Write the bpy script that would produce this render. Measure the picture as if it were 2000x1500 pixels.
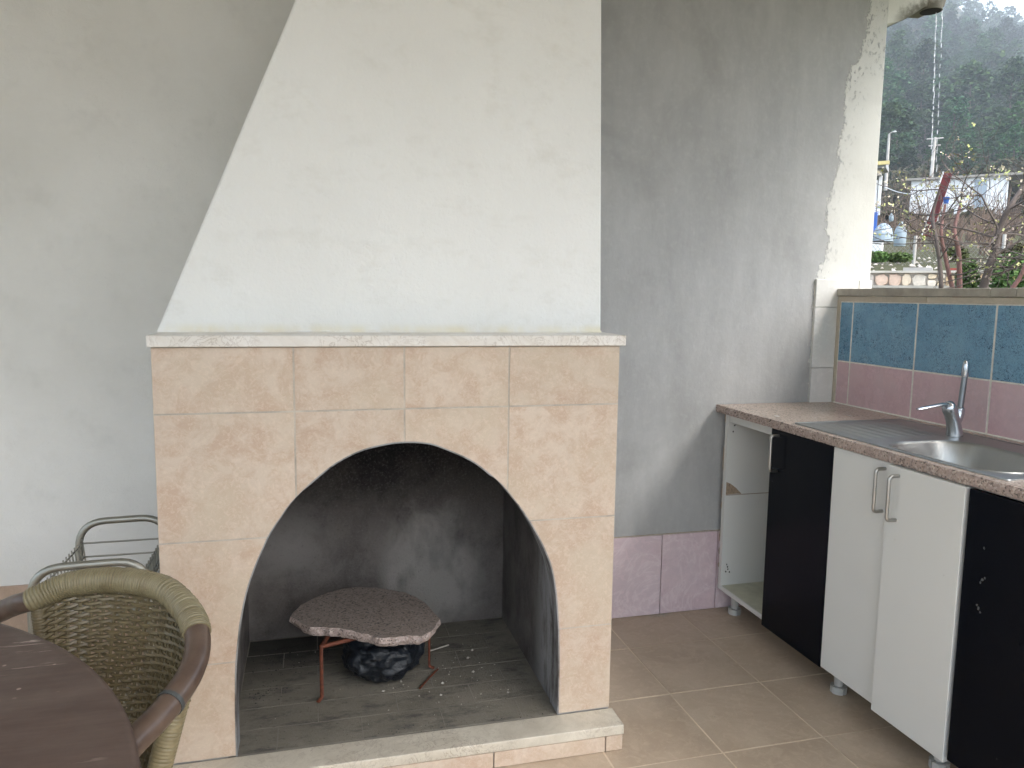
import bpy, math, random
import numpy as np
from mathutils import Vector, Matrix
for _o in list(bpy.data.objects): bpy.data.objects.remove(_o)
S = bpy.context.scene
# ------------------------------------------------------------------ camera
CAMPOS = Vector((-0.85441681, -2.00641295, 1.30444052))
CR = Vector((0.96620952, -0.25738512, 0.01385856)); CU = Vector((0.01671443, 0.1162163, 0.99308328)); CF = Vector((0.25721545, 0.95929488, -0.11659134))
FPX = 1487.91
cd = bpy.data.cameras.new('camera'); cam = bpy.data.objects.new('camera', cd); S.collection.objects.link(cam)
m = Matrix((CR, CU, -CF)).transposed().to_4x4(); m.translation = CAMPOS; cam.matrix_world = m
cd.sensor_width = 36; cd.lens = 36 * FPX / 2000; cd.clip_start = .05; cd.clip_end = 6000
S.camera = cam
# ------------------------------------------------------------------ world, sun, exposure (overcast daylight)
SUN_EL, SUN_AZ = math.radians(48), math.radians(150)      # azimuth clockwise from +y
w = bpy.data.worlds.new('World'); S.world = w; w.use_nodes = True
nt = w.node_tree; nt.nodes.clear()
sky = nt.nodes.new('ShaderNodeTexSky'); sky.sky_type = 'NISHITA'; sky.sun_disc = False
sky.sun_elevation = SUN_EL; sky.sun_rotation = SUN_AZ; sky.air_density = 1.6; sky.dust_density = 2.5; sky.ozone_density = 1.0
hs = nt.nodes.new('ShaderNodeHueSaturation'); hs.inputs['Saturation'].default_value = .68
bg = nt.nodes.new('ShaderNodeBackground'); bg.inputs[1].default_value = .12
wo = nt.nodes.new('ShaderNodeOutputWorld')
nt.links.new(sky.outputs[0], hs.inputs['Color']); nt.links.new(hs.outputs[0], bg.inputs[0]); nt.links.new(bg.outputs[0], wo.inputs[0])
sl = bpy.data.lights.new('sun', 'SUN'); sl.energy = .6; sl.angle = math.radians(40); sl.color = (1, .99, .975)
so = bpy.data.objects.new('sun', sl); S.collection.objects.link(so)
so.rotation_euler = Vector((-math.sin(SUN_AZ)*math.cos(SUN_EL), -math.cos(SUN_AZ)*math.cos(SUN_EL), -math.sin(SUN_EL))).to_track_quat('-Z', 'Y').to_euler()
S.view_settings.view_transform = 'Standard'; S.view_settings.look = 'None'; S.view_settings.exposure = 2.63; S.view_settings.gamma = 1
S.view_settings.use_curve_mapping = False
S.render.engine = 'CYCLES'; S.cycles.max_bounces = 10; S.cycles.diffuse_bounces = 6; S.cycles.volume_bounces = 0

# ------------------------------------------------------------------ helpers
rnd = random.Random(7); nr = np.random.default_rng(7)
def ray(u, v): return CF + CR*((u-1000)/FPX) - CU*((v-750)/FPX)
def on(ax, val, u, v):
    q = ray(u, v); t = (val-CAMPOS[ax])/q[ax]; return CAMPOS + q*t
E45 = Vector((math.sin(math.radians(45)), math.cos(math.radians(45)), 0)); SR = Vector((E45.y, -E45.x, 0))
def at(u, v, d):                                  # a point d metres out along the view over the parapet
    q = ray(u, v); t = d/(q.x*E45.x+q.y*E45.y); return CAMPOS + q*t
def gp(d, s, z): return Vector((CAMPOS.x, CAMPOS.y, 0)) + E45*d + SR*s + Vector((0, 0, z))

class MB:
    def __init__(s): s.v = []; s.f = []; s.mi = []
    def add(s, vs, fs, mi=0):
        n = len(s.v); s.v += [tuple(p) for p in vs]; s.f += [tuple(i+n for i in f) for f in fs]; s.mi += [mi]*len(fs); return s
    def box(s, a, b, mi=0):
        x0, y0, z0 = (min(a[i], b[i]) for i in range(3)); x1, y1, z1 = (max(a[i], b[i]) for i in range(3))
        return s.add([(x0,y0,z0),(x1,y0,z0),(x1,y1,z0),(x0,y1,z0),(x0,y0,z1),(x1,y0,z1),(x1,y1,z1),(x0,y1,z1)],
                     [(0,3,2,1),(4,5,6,7),(0,1,5,4),(1,2,6,5),(2,3,7,6),(3,0,4,7)], mi)
    def prism(s, poly, lo, hi, ax=2, mi=0):       # poly in the two other axes
        def P(p, h):
            q = [0,0,0]; o = [i for i in range(3) if i != ax]; q[o[0]] = p[0]; q[o[1]] = p[1]; q[ax] = h; return q
        n = len(poly)
        return s.add([P(p, lo) for p in poly]+[P(p, hi) for p in poly],
                     [tuple(range(n))[::-1], tuple(range(n, 2*n))]+[(i,(i+1)%n,(i+1)%n+n,i+n) for i in range(n)], mi)
    def tube(s, pts, r, n=8, cap=True, closed=False, mi=0, flat=1.0):
        pts = [Vector(p) for p in pts]; N = len(pts); rr = r if hasattr(r, '__len__') else [r]*N
        T = []
        for i in range(N):
            a = pts[(i-1) % N] if (i > 0 or closed) else pts[0]; b = pts[(i+1) % N] if (i < N-1 or closed) else pts[-1]
            t = (b-a); T.append(t.normalized() if t.length > 1e-9 else Vector((0,0,1)))
        up = Vector((0,0,1)) if abs(T[0].z) < .9 else Vector((1,0,0))
        nv = T[0].cross(up).normalized(); vs = []
        for i in range(N):
            nv = (nv - T[i]*nv.dot(T[i])); nv = nv.normalized() if nv.length > 1e-6 else T[i].orthogonal().normalized()
            bn = T[i].cross(nv)
            for k in range(n):
                a = 2*math.pi*k/n; vs.append(pts[i] + nv*(math.cos(a)*rr[i]) + bn*(math.sin(a)*rr[i]*flat))
        fs = []
        for i in range(N if closed else N-1):
            j = (i+1) % N
            for k in range(n): fs.append((i*n+k, i*n+(k+1)%n, j*n+(k+1)%n, j*n+k))
        if cap and not closed: fs += [tuple(range(n))[::-1], tuple(range((N-1)*n, N*n))]
        return s.add(vs, fs, mi)
    def lathe(s, prof, c, n=20, mi=0, ax=None):   # prof: (r, z)
        vs = [(c[0]+r*math.cos(2*math.pi*k/n), c[1]+r*math.sin(2*math.pi*k/n), c[2]+z) for r, z in prof for k in range(n)]
        fs = [(i*n+k, i*n+(k+1)%n, (i+1)*n+(k+1)%n, (i+1)*n+k) for i in range(len(prof)-1) for k in range(n)]
        fs += [tuple(range(n))[::-1], tuple(range((len(prof)-1)*n, len(prof)*n))]
        return s.add(vs, fs, mi)
    def mesh(s, name, mats, smooth=False):
        me = bpy.data.meshes.new(name); me.from_pydata(s.v, [], s.f)
        for m_ in (mats if isinstance(mats, (list, tuple)) else [mats]): me.materials.append(m_)
        me.polygons.foreach_set('material_index', s.mi)
        if smooth: me.polygons.foreach_set('use_smooth', [True]*len(s.f))
        me.update(); return me
def link(name, me, parent=None):
    o = bpy.data.objects.new(name, me); S.collection.objects.link(o)
    if parent is not None: o.parent = parent
    return o
def obj(name, mb, mats, parent=None, smooth=False, bevel=0, label=None, kind=None, seg=2):
    o = link(name, mb.mesh(name, mats, smooth), parent)
    if bevel:
        b = o.modifiers.new('bevel', 'BEVEL'); b.width = bevel; b.segments = seg; b.limit_method = 'ANGLE'; b.angle_limit = math.radians(40)
    if smooth and not bevel: autosm(o)
    if label: o['label'] = label
    if kind: o['kind'] = kind
    return o
def autosm(o, ang=50):
    me = o.data
    import bmesh
    bm = bmesh.new(); bm.from_mesh(me); bmesh.ops.recalc_face_normals(bm, faces=bm.faces)
    for e in bm.edges:
        if len(e.link_faces) == 2 and e.calc_face_angle(0) > math.radians(ang): e.smooth = False
    bm.to_mesh(me); bm.free()
def thing(name, label, cat, group=None, loc=(0,0,0)):
    o = bpy.data.objects.new(name, None); S.collection.objects.link(o); o.empty_display_size = .1
    o.location = loc; o['label'] = label; o['category'] = cat
    if group: o['group'] = group
    return o
def tag(o, label, cat, group=None):
    o['label'] = label; o['category'] = cat
    if group: o['group'] = group
    return o
def struct(o): o['kind'] = 'structure'; return o
def catmull(pts, k=6):
    pts = [Vector(p) for p in pts]; out = []
    P = [pts[0]*2-pts[1]]+pts+[pts[-1]*2-pts[-2]]
    for i in range(1, len(P)-2):
        for j in range(k):
            t = j/k; a, b, c, d = P[i-1:i+3]
            out.append(.5*((2*b)+(c-a)*t+(2*a-5*b+4*c-d)*t*t+(3*b-a-3*c+d)*t**3))
    return out+[pts[-1]]
def fillet(pts, r, k=5):                           # polyline with rounded corners
    pts = [Vector(p) for p in pts]; out = [pts[0]]
    for i in range(1, len(pts)-1):
        a, b, c = pts[i-1], pts[i], pts[i+1]; u = (a-b).normalized(); v = (c-b).normalized()
        for j in range(k+1):
            t = j/k; p0 = b+u*r; p2 = b+v*r; out.append(p0*(1-t)**2+b*2*t*(1-t)+p2*t*t)
    return out+[pts[-1]]

# ---- materials: a small node language
class Mat:
    def __init__(s, name, rough=.6, metal=0, spec=.5, coord='P'):
        s.m = bpy.data.materials.new(name); s.m.use_nodes = True; s.nt = s.m.node_tree
        s.b = s.nt.nodes['Principled BSDF']; s.b.inputs['Roughness'].default_value = rough; s.b.inputs['Metallic'].default_value = metal
        s.b.inputs['Specular IOR Level'].default_value = spec
        if coord == 'P': s.co = s.nt.nodes.new('ShaderNodeNewGeometry').outputs['Position']
        else: s.co = s.nt.nodes.new('ShaderNodeTexCoord').outputs['Object']
        s.hn = None
    def L(s, a, b): s.nt.links.new(a, b)
    def n(s, t, **k):
        x = s.nt.nodes.new(t)
        for a, v in k.items(): setattr(x, a, v)
        return x
    def map(s, scale=(1,1,1), loc=(0,0,0), rot=(0,0,0)):
        x = s.n('ShaderNodeMapping'); x.inputs['Scale'].default_value = scale; x.inputs['Location'].default_value = loc; x.inputs['Rotation'].default_value = rot
        s.L(s.co, x.inputs[0]); return x.outputs[0]
    def noise(s, sc, det=4, ro=.6, vec=None, dist=0):
        x = s.n('ShaderNodeTexNoise'); x.inputs['Scale'].default_value = sc; x.inputs['Detail'].default_value = det
        x.inputs['Roughness'].default_value = ro; x.inputs['Distortion'].default_value = dist; s.L(vec or s.co, x.inputs['Vector']); return x.outputs['Fac']
    def voro(s, sc, vec=None, feat='F1', out='Distance', rn=1):
        x = s.n('ShaderNodeTexVoronoi', feature=feat); x.inputs['Scale'].default_value = sc
        if feat != 'DISTANCE_TO_EDGE': x.inputs['Randomness'].default_value = rn
        s.L(vec or s.co, x.inputs['Vector']); return x.outputs[out]
    def ramp(s, f, *stops, interp='LINEAR'):
        x = s.n('ShaderNodeValToRGB'); x.color_ramp.interpolation = interp; e = x.color_ramp.elements
        while len(e) < len(stops): e.new(.5)
        for el, (p, c) in zip(e, stops): el.position = p; el.color = (c if hasattr(c, '__len__') else (c, c, c))[:3] + (1,) if hasattr(c, '__len__') else (c, c, c, 1)
        s.L(f, x.inputs[0]); return x.outputs[0]
    def mix(s, f, a, b, mode='MIX'):
        x = s.n('ShaderNodeMix', data_type='RGBA', blend_type=mode)
        for sock, v in ((x.inputs[0], f), (x.inputs[6], a), (x.inputs[7], b)):
            if isinstance(v, (int, float)): sock.default_value = v if sock is x.inputs[0] else (v, v, v, 1)
            elif isinstance(v, tuple): sock.default_value = v[:3]+(1,)
            else: s.L(v, sock)
        return x.outputs[2]
    def math(s, op, a, b=0, c=0, clamp=False):
        x = s.n('ShaderNodeMath', operation=op, use_clamp=clamp)
        for i, v in enumerate((a, b, c)):
            if isinstance(v, (int, float)): x.inputs[i].default_value = v
            else: s.L(v, x.inputs[i])
        return x.outputs[0]
    def xyz(s):
        x = s.n('ShaderNodeSeparateXYZ'); s.L(s.co, x.inputs[0]); return x.outputs
    def rand(s): return s.n('ShaderNodeObjectInfo').outputs['Random']
    def col(s, c):
        if isinstance(c, tuple): s.b.inputs['Base Color'].default_value = c[:3]+(1,)
        else: s.L(c, s.b.inputs['Base Color'])
        return s
    def rough(s, f): s.L(f, s.b.inputs['Roughness']); return s
    def bump(s, h, st=.3, dist=.01):
        x = s.n('ShaderNodeBump'); x.inputs['Strength'].default_value = st; x.inputs['Distance'].default_value = dist
        s.L(h, x.inputs['Height'])
        if s.hn: s.L(s.hn, x.inputs['Normal'])
        s.hn = x.outputs[0]; s.L(s.hn, s.b.inputs['Normal']); return s

def smoothstep(M, x, a, b):
    y = M.n('ShaderNodeMapRange', interpolation_type='SMOOTHSTEP'); M.L(x, y.inputs[0]); y.inputs[1].default_value = a; y.inputs[2].default_value = b
    return y.outputs[0]
MT = {}
def plaster(name, base, dark, stain=.35):
    M = Mat(name, .88, spec=.25)
    big = M.noise(2.3, 5, .6); fine = M.noise(60, 6, .7); pit = M.voro(95)
    c = M.mix(M.ramp(big, (.35, 0), (.75, 1)), base, dark)
    c = M.mix(M.math('MULTIPLY', M.ramp(M.noise(9, 6, .7), (.55, 0), (.8, 1)), stain), c, tuple(x*.8 for x in dark))
    sp = M.ramp(M.voro(3.1), (0, 1), (.012, 1), (.016, 0))
    c = M.mix(M.math('MULTIPLY', sp, .7), c, (.05, .045, .04))
    M.col(c).bump(fine, .55, .004).bump(M.noise(17, 5, .65), .35, .007)
    return M.m
MT['plaster'] = plaster('white_plaster', (.70, .69, .665), (.60, .59, .56))
def hood_mat():
    M = Mat('hood_plaster', .85, spec=.25); x, y, z = M.xyz()
    c = M.mix(M.ramp(M.noise(1.7, 4), (.35, 0), (.75, 1)), (.82, .82, .80), (.77, .765, .74))
    st = M.math('MULTIPLY', M.ramp(M.noise(8, 7, .75, M.map((1, 1, 1.6))), (.52, 0), (.7, 1)), .28)
    c = M.mix(st, c, (.60, .58, .52))
    yl = M.math('MULTIPLY', smoothstep(M, z, 1.225, 1.2), M.ramp(M.noise(11, 4, .6, M.map((1, 1, .1))), (.35, 0), (.6, 1)))
    c = M.mix(M.math('MULTIPLY', yl, .5), c, (.72, .64, .40))
    M.col(c).bump(M.noise(75, 6, .7), .9, .004).bump(M.noise(14, 5, .6), .3, .006)
    return M.m
MT['hood'] = hood_mat()
def grey_mat():
    M = Mat('grey_render', .9, spec=.2); x, y, z = M.xyz()
    streak = M.noise(5, 6, .65, M.map((1.6, 1, .5))); sw = M.noise(2.1, 5, .6, dist=1.2)
    g = M.mix(M.ramp(streak, (.3, 0), (.72, 1)), (.345, .345, .34), (.435, .435, .43))
    g = M.mix(M.math('MULTIPLY', M.ramp(sw, (.5, 0), (.72, 1)), .6), g, (.29, .29, .28))
    g = M.mix(M.math('MULTIPLY', M.ramp(M.noise(38, 6, .75), (.5, 0), (.75, 1)), .3), g, (.53, .53, .515))
    wh = M.mix(M.ramp(M.noise(6, 5), (.4, 0), (.8, 1)), (.64, .635, .60), (.56, .555, .52))
    # ragged limit of the old white paint, x as a function of z
    fc = M.n('ShaderNodeFloatCurve'); cu = fc.mapping.curves[0]
    pts = [(1.30, 1.184), (1.386, 1.185), (1.46, 1.215), (1.524, 1.236), (1.60, 1.222), (1.669, 1.214), (1.75, 1.235), (1.836, 1.258), (1.94, 1.262), (2.041, 1.275), (2.13, 1.272), (2.2, 1.283), (2.30, 1.335), (2.37, 1.352), (2.51, 1.366), (2.6, 1.37)]
    q = [((a-1.3)/1.3, (b-1.1)/.4) for a, b in pts]
    while len(cu.points) < len(q): cu.points.new(.5, .5)
    for p_, v_ in zip(cu.points, q): p_.location = v_
    fc.mapping.update()
    M.L(M.math('DIVIDE', M.math('SUBTRACT', z, 1.3), 1.3, clamp=True), fc.inputs['Value'])
    bx = M.math('ADD', M.math('MULTIPLY', fc.outputs[0], .4), 1.1)
    j = M.math('ADD', M.math('MULTIPLY', M.math('SUBTRACT', M.noise(26, 7, .75), .5), .10), M.math('MULTIPLY', M.math('SUBTRACT', M.noise(110, 4, .7, M.map((1, 1, .5))), .5), .05))
    dd = M.math('ADD', M.math('SUBTRACT', x, bx), j)
    mk = M.ramp(dd, (0, 0), (.006, 1))
    mk = M.math('MULTIPLY', mk, M.ramp(z, (0, 1), (1, 1)))
    # flaked pits in the paint, more of them near the top
    fl = M.ramp(M.noise(70, 5, .7, M.map((1, 1, .55))), (.56, 0), (.60, 1))
    fl = M.math('MULTIPLY', fl, M.ramp(M.noise(9, 3, .5), (.40, 0), (.52, 1)))
    fl = M.math('MULTIPLY', fl, M.math('ADD', M.math('MULTIPLY', smoothstep(M, z, 1.9, 2.35), .8), M.math('MULTIPLY', smoothstep(M, dd, .12, .0), .6), clamp=True))
    mk2 = M.math('MULTIPLY', mk, M.math('SUBTRACT', 1, fl))
    M.col(M.mix(mk2, g, wh)).bump(M.noise(55, 6, .7), .4, .003).bump(M.noise(9, 5, .7, M.map((1.5, 1, .6))), .35, .006).bump(mk2, .8, .0025)
    return M.m
MT['grey'] = grey_mat()
def tile_mat(name, a, b, c_, sc=14, rough=.32, speck=None, veins=None):
    M = Mat(name, rough, spec=.4)
    off = M.n('ShaderNodeVectorMath', operation='ADD'); M.L(M.co, off.inputs[0])
    rv = M.n('ShaderNodeCombineXYZ'); r = M.rand()
    for i, k in enumerate((13, 29, 47)): M.L(M.math('MULTIPLY', r, k), rv.inputs[i])
    M.L(rv.outputs[0], off.inputs[1]); M.co = off.outputs[0]
    n1 = M.noise(sc, 6, .7, dist=.4); n2 = M.noise(sc*.33, 4, .6); n3 = M.noise(sc*4.5, 5, .7, dist=1.5)
    c = M.mix(M.ramp(n1, (.40, 0), (.60, 1)), a, b)
    c = M.mix(M.math('MULTIPLY', M.ramp(n2, (.42, 0), (.66, 1)), .7), c, c_)
    c = M.mix(M.math('MULTIPLY', M.ramp(n3, (.5, 0), (.62, 1)), .35), c, tuple(min(1, x*1.18) for x in a))
    if veins:
        v = M.ramp(M.math('ABSOLUTE', M.math('SUBTRACT', M.noise(sc*.5, 4, .6, dist=2.5), .5)), (0, 1), (.025, .25), (.07, 0))
        c = M.mix(M.math('MULTIPLY', v, .55), c, veins)
    if speck:
        v = M.math('MULTIPLY', M.ramp(M.noise(sc*6, 4, .8, dist=2.2), (.525, 0), (.575, 1)), M.ramp(M.noise(sc*.8, 4, .6), (.38, .25), (.56, 1)))
        c = M.mix(M.math('MULTIPLY', v, .9), c, speck)
    v = M.n('ShaderNodeHueSaturation'); M.L(M.math('ADD', M.math('MULTIPLY', r, .07), .965), v.inputs['Value']); M.L(c, v.inputs['Color'])
    M.col(v.outputs[0]).bump(n3, .06, .002)
    M.rough(M.ramp(n1, (0, rough*.8), (1, rough*1.35)))
    return M.m
MT['beige'] = tile_mat('beige_tile', (.555, .455, .368), (.470, .345, .258), (.500, .415, .318), 15, .38)
MT['beige_dusty'] = tile_mat('dusty_skirting_tile', (.40, .29, .22), (.36, .26, .19), (.33, .24, .18), 12, .45)
MT['floor'] = tile_mat('floor_tile', (.48, .385, .29), (.41, .32, .235), (.45, .36, .27), 5, .42)
MT['pink'] = tile_mat('pale_pink_tile', (.66, .52, .545), (.58, .44, .475), (.62, .52, .55), 7, .3, veins=(.76, .66, .67))
MT['rose'] = tile_mat('rose_tile', (.62, .435, .460), (.53, .35, .385), (.61, .48, .49), 9, .25, veins=(.62, .43, .44))
MT['blue'] = tile_mat('blue_tile', (.185, .350, .480), (.125, .265, .400), (.23, .39, .50), 16, .25, speck=(.012, .04, .085))
MT['white_tile'] = tile_mat('white_tile', (.66, .65, .62), (.62, .61, .58), (.60, .58, .53), 6, .3)
MT['trim'] = tile_mat('beige_trim', (.50, .44, .35), (.46, .40, .31), (.42, .37, .29), 12, .5)
def simple(name, c, rough=.6, metal=0, var=.15, sc=20, bst=.1, bd=.002, coord='P', spec=.5, map_=None):
    M = Mat(name, rough, metal, spec, coord); v = M.map(map_) if map_ else None
    n = M.noise(sc, 5, .65, v)
    M.col(M.mix(M.ramp(n, (.3, 0), (.7, 1)), tuple(x*(1-var) for x in c), tuple(min(1, x*(1+var)) for x in c)))
    if bst: M.bump(n, bst, bd)
    return M.m
MT['grout'] = simple('grout', (.42, .36, .28), .95, sc=60)
MT['tgrout'] = simple('face_grout', (.47, .42, .36), .95, var=.25, sc=14)
MT['floorgrout'] = simple('floor_grout', (.60, .50, .38), .9, var=.25, sc=5)
MT['grout_grey'] = simple('grey_grout', (.40, .38, .34), .95, sc=60)
MT['grout_light'] = simple('light_grout', (.72, .69, .62), .9, sc=60)
MT['mortar'] = simple('mortar', (.36, .355, .34), .95, sc=40, bst=.4)
def marble(name, a, b, v_):
    M = Mat(name, .4, spec=.4); n = M.noise(9, 6, .65, dist=1)
    c = M.mix(M.ramp(n, (.35, 0), (.65, 1)), a, b)
    e = M.ramp(M.math('ABSOLUTE', M.math('SUBTRACT', M.noise(16, 5, .65, dist=2.4), .5)), (0, 1), (.012, .4), (.035, 0))
    c = M.mix(M.math('MULTIPLY', e, M.ramp(M.noise(5, 3), (.4, .1), (.6, .8))), c, v_)
    paint = M.ramp(M.voro(14), (0, 1), (.07, 1), (.09, 0)); paint = M.math('MULTIPLY', paint, M.ramp(M.noise(4, 2), (.55, 0), (.6, 1)))
    c = M.mix(M.math('MULTIPLY', paint, .8), c, (.75, .73, .68))
    M.col(c).bump(M.noise(50, 5, .7), .2, .003); return M.m
MT['mantel'] = marble('mantel_marble', (.74, .71, .67), (.64, .59, .53), (.34, .27, .22))
MT['hearth'] = marble('hearth_marble', (.60, .55, .46), (.48, .43, .35), (.26, .21, .16))
MT['cap'] = simple('cap_stone', (.36, .33, .275), .75, var=.22, sc=16, bst=.15)
def granite(name, base, dk, lt, sc=170, rough=.3, bst=.1):
    M = Mat(name, rough, spec=.45)
    vc = M.n('ShaderNodeTexVoronoi'); vc.inputs['Scale'].default_value = sc; M.L(M.co, vc.inputs[0])
    hsv = M.n('ShaderNodeSeparateColor'); M.L(vc.outputs['Color'], hsv.inputs[0])
    c = M.ramp(hsv.outputs[0], (0, dk), (.16, tuple(x*.7 for x in base)), (.4, base), (.75, base), (1, lt))
    c = M.mix(M.ramp(M.noise(20, 5), (.4, 0), (.7, .3)), c, tuple(x*.75 for x in base))
    M.col(c).bump(M.noise(sc*.5, 4), bst, .003); return M.m
MT['granite'] = granite('pink_granite', (.50, .405, .335), (.17, .13, .115), (.58, .49, .42), 230, .26, .05)
MT['granite_edge'] = granite('rough_granite', (.40, .31, .27), (.07, .06, .055), (.55, .47, .41), 200, .75, .9)
MT['granite_slab'] = granite('sooty_granite', (.29, .235, .205), (.05, .045, .04), (.36, .31, .275), 200, .55, .25)
MT['granite_broken'] = granite('broken_granite', (.40, .32, .29), (.10, .085, .08), (.54, .47, .43), 220, .8, .9)
def steel(name, c=(.46, .45, .42), rough=.3, aniso=None):
    M = Mat(name, rough, 1); n = M.noise(18, 5, .7, M.map(aniso or (1, 1, 1)))
    M.col(M.mix(n, tuple(x*.8 for x in c), tuple(x*1.15 for x in c))); M.rough(M.ramp(n, (.3, rough*.8), (.7, rough*1.4))); return M.m
MT['steel'] = steel('dull_steel', (.40, .40, .385), .36, (2, 30, 2)); MT['handle'] = steel('brushed_steel', (.46, .45, .43), .33)
MT['chrome'] = steel('worn_chrome', (.55, .58, .62), .2); MT['hose'] = steel('grey_hose', (.25, .27, .29), .38)
MT['trolley'] = steel('dull_grey_tube', (.34, .335, .30), .42)
def laminate(name, c, rough, flecks):
    M = Mat(name, rough, spec=.5 if c[0] > .1 else .10); n = M.noise(3, 4)
    k = M.mix(M.ramp(n, (.3, 0), (.7, 1)), tuple(x*.95 for x in c), c)
    f = M.ramp(M.voro(16), (0, 1), (.022, 1), (.03, 0))
    f = M.math('MULTIPLY', f, M.ramp(M.noise(7, 2), (.52, 0), (.56, 1)))
    blk = c[0] < .1
    sc = M.math('MULTIPLY', .25 if blk else 1, M.math('MULTIPLY', M.ramp(M.noise(30, 5, .7, M.map((3, 3, .6)), dist=1), (.69, 0), (.72, 1)), M.ramp(M.noise(5, 3), (.55, 0), (.62, .5))))
    M.col(M.mix(M.math('ADD', f, sc, clamp=True), k, flecks))
    if not blk: M.rough(M.ramp(M.noise(9, 5), (.3, rough*.85), (.8, rough*1.5)))
    return M.m
MT['lam_white'] = laminate('white_laminate', (.70, .70, .67), .42, (.35, .32, .28)); MT['lam_black'] = laminate('black_gloss', (.002, .003, .006), .22, (.18, .18, .17))
MT['chip'] = simple('raw_chipboard', (.33, .25, .18), .95, var=.35, sc=120, bst=.6)
MT['plastic'] = simple('grey_plastic', (.47, .47, .45), .5, bst=0)
MT['scuff'] = simple('dull_scuff', (.09, .09, .088), .8, bst=0); MT['hole'] = simple('hole_shade', (.012, .010, .010), .9, bst=0)  # near-black colour stands for the shade inside holes
def cane(name, c, dk, sc=1):
    M = Mat(name, .42, spec=.4, coord='P'); n = M.noise(30, 5, .65)
    k = M.mix(M.ramp(n, (.3, 0), (.7, 1)), c, dk); k = M.mix(M.math('MULTIPLY', M.ramp(M.noise(7, 4), (.45, 0), (.7, 1)), .4), k, tuple(x*.8 for x in dk))
    M.col(k); return M.m
MT['cane'] = cane('olive_cane', (.225, .195, .115), (.150, .120, .064)); MT['weave'] = cane('dark_olive_wicker', (.145, .118, .065), (.105, .082, .044))
def wood(name, c, dk, mp=(1, 14, 14), rough=.38, scratches=True, coord='P'):
    M = Mat(name, rough, spec=.45, coord=coord); g = M.noise(3.5, 7, .65, M.map(mp))
    k = M.mix(M.ramp(g, (.3, 0), (.68, 1)), c, dk)
    if scratches:
        s1 = M.math('MULTIPLY', M.ramp(M.noise(9, 6, .7, M.map((.5, 11, 1), rot=(0, 0, -.35)), dist=.6), (.60, 0), (.64, 1)), M.ramp(M.noise(3.2, 4), (.42, 0), (.56, .9)))
        s2 = M.math('MULTIPLY', M.ramp(M.voro(34), (0, 1), (.08, 1), (.12, 0)), M.ramp(M.noise(9, 2), (.54, 0), (.60, .7)))
        k = M.mix(M.math('ADD', s1, s2, clamp=True), k, (.38, .30, .26))
        M.rough(M.ramp(M.noise(6, 5), (.3, rough*.8), (.7, rough*1.6)))
    M.col(k).bump(g, .12, .002); return M.m
MT['table'] = wood('brown_table', (.055, .033, .026), (.085, .055, .044), (2, 16, 4), .42)
MT['armwood'] = wood('brown_bamboo', (.115, .078, .058), (.062, .038, .028), (5, 5, 5), .36, False)
MT['band'] = simple('dark_band', (.05, .055, .055), .6, bst=0)
MT['rust'] = simple('rusty_iron', (.115, .030, .013), .7, var=.5, sc=60, bst=.4)
def bagm():
    M = Mat('black_plastic_film', .28, spec=.45); M.col((.010, .013, .018)); M.bump(M.noise(14, 3, .5, dist=2.5), .7, .010).bump(M.noise(30, 4, .6, M.map((1, 1, 2.5)), dist=3), .6, .004); return M.m
MT['bag'] = bagm()
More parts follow.
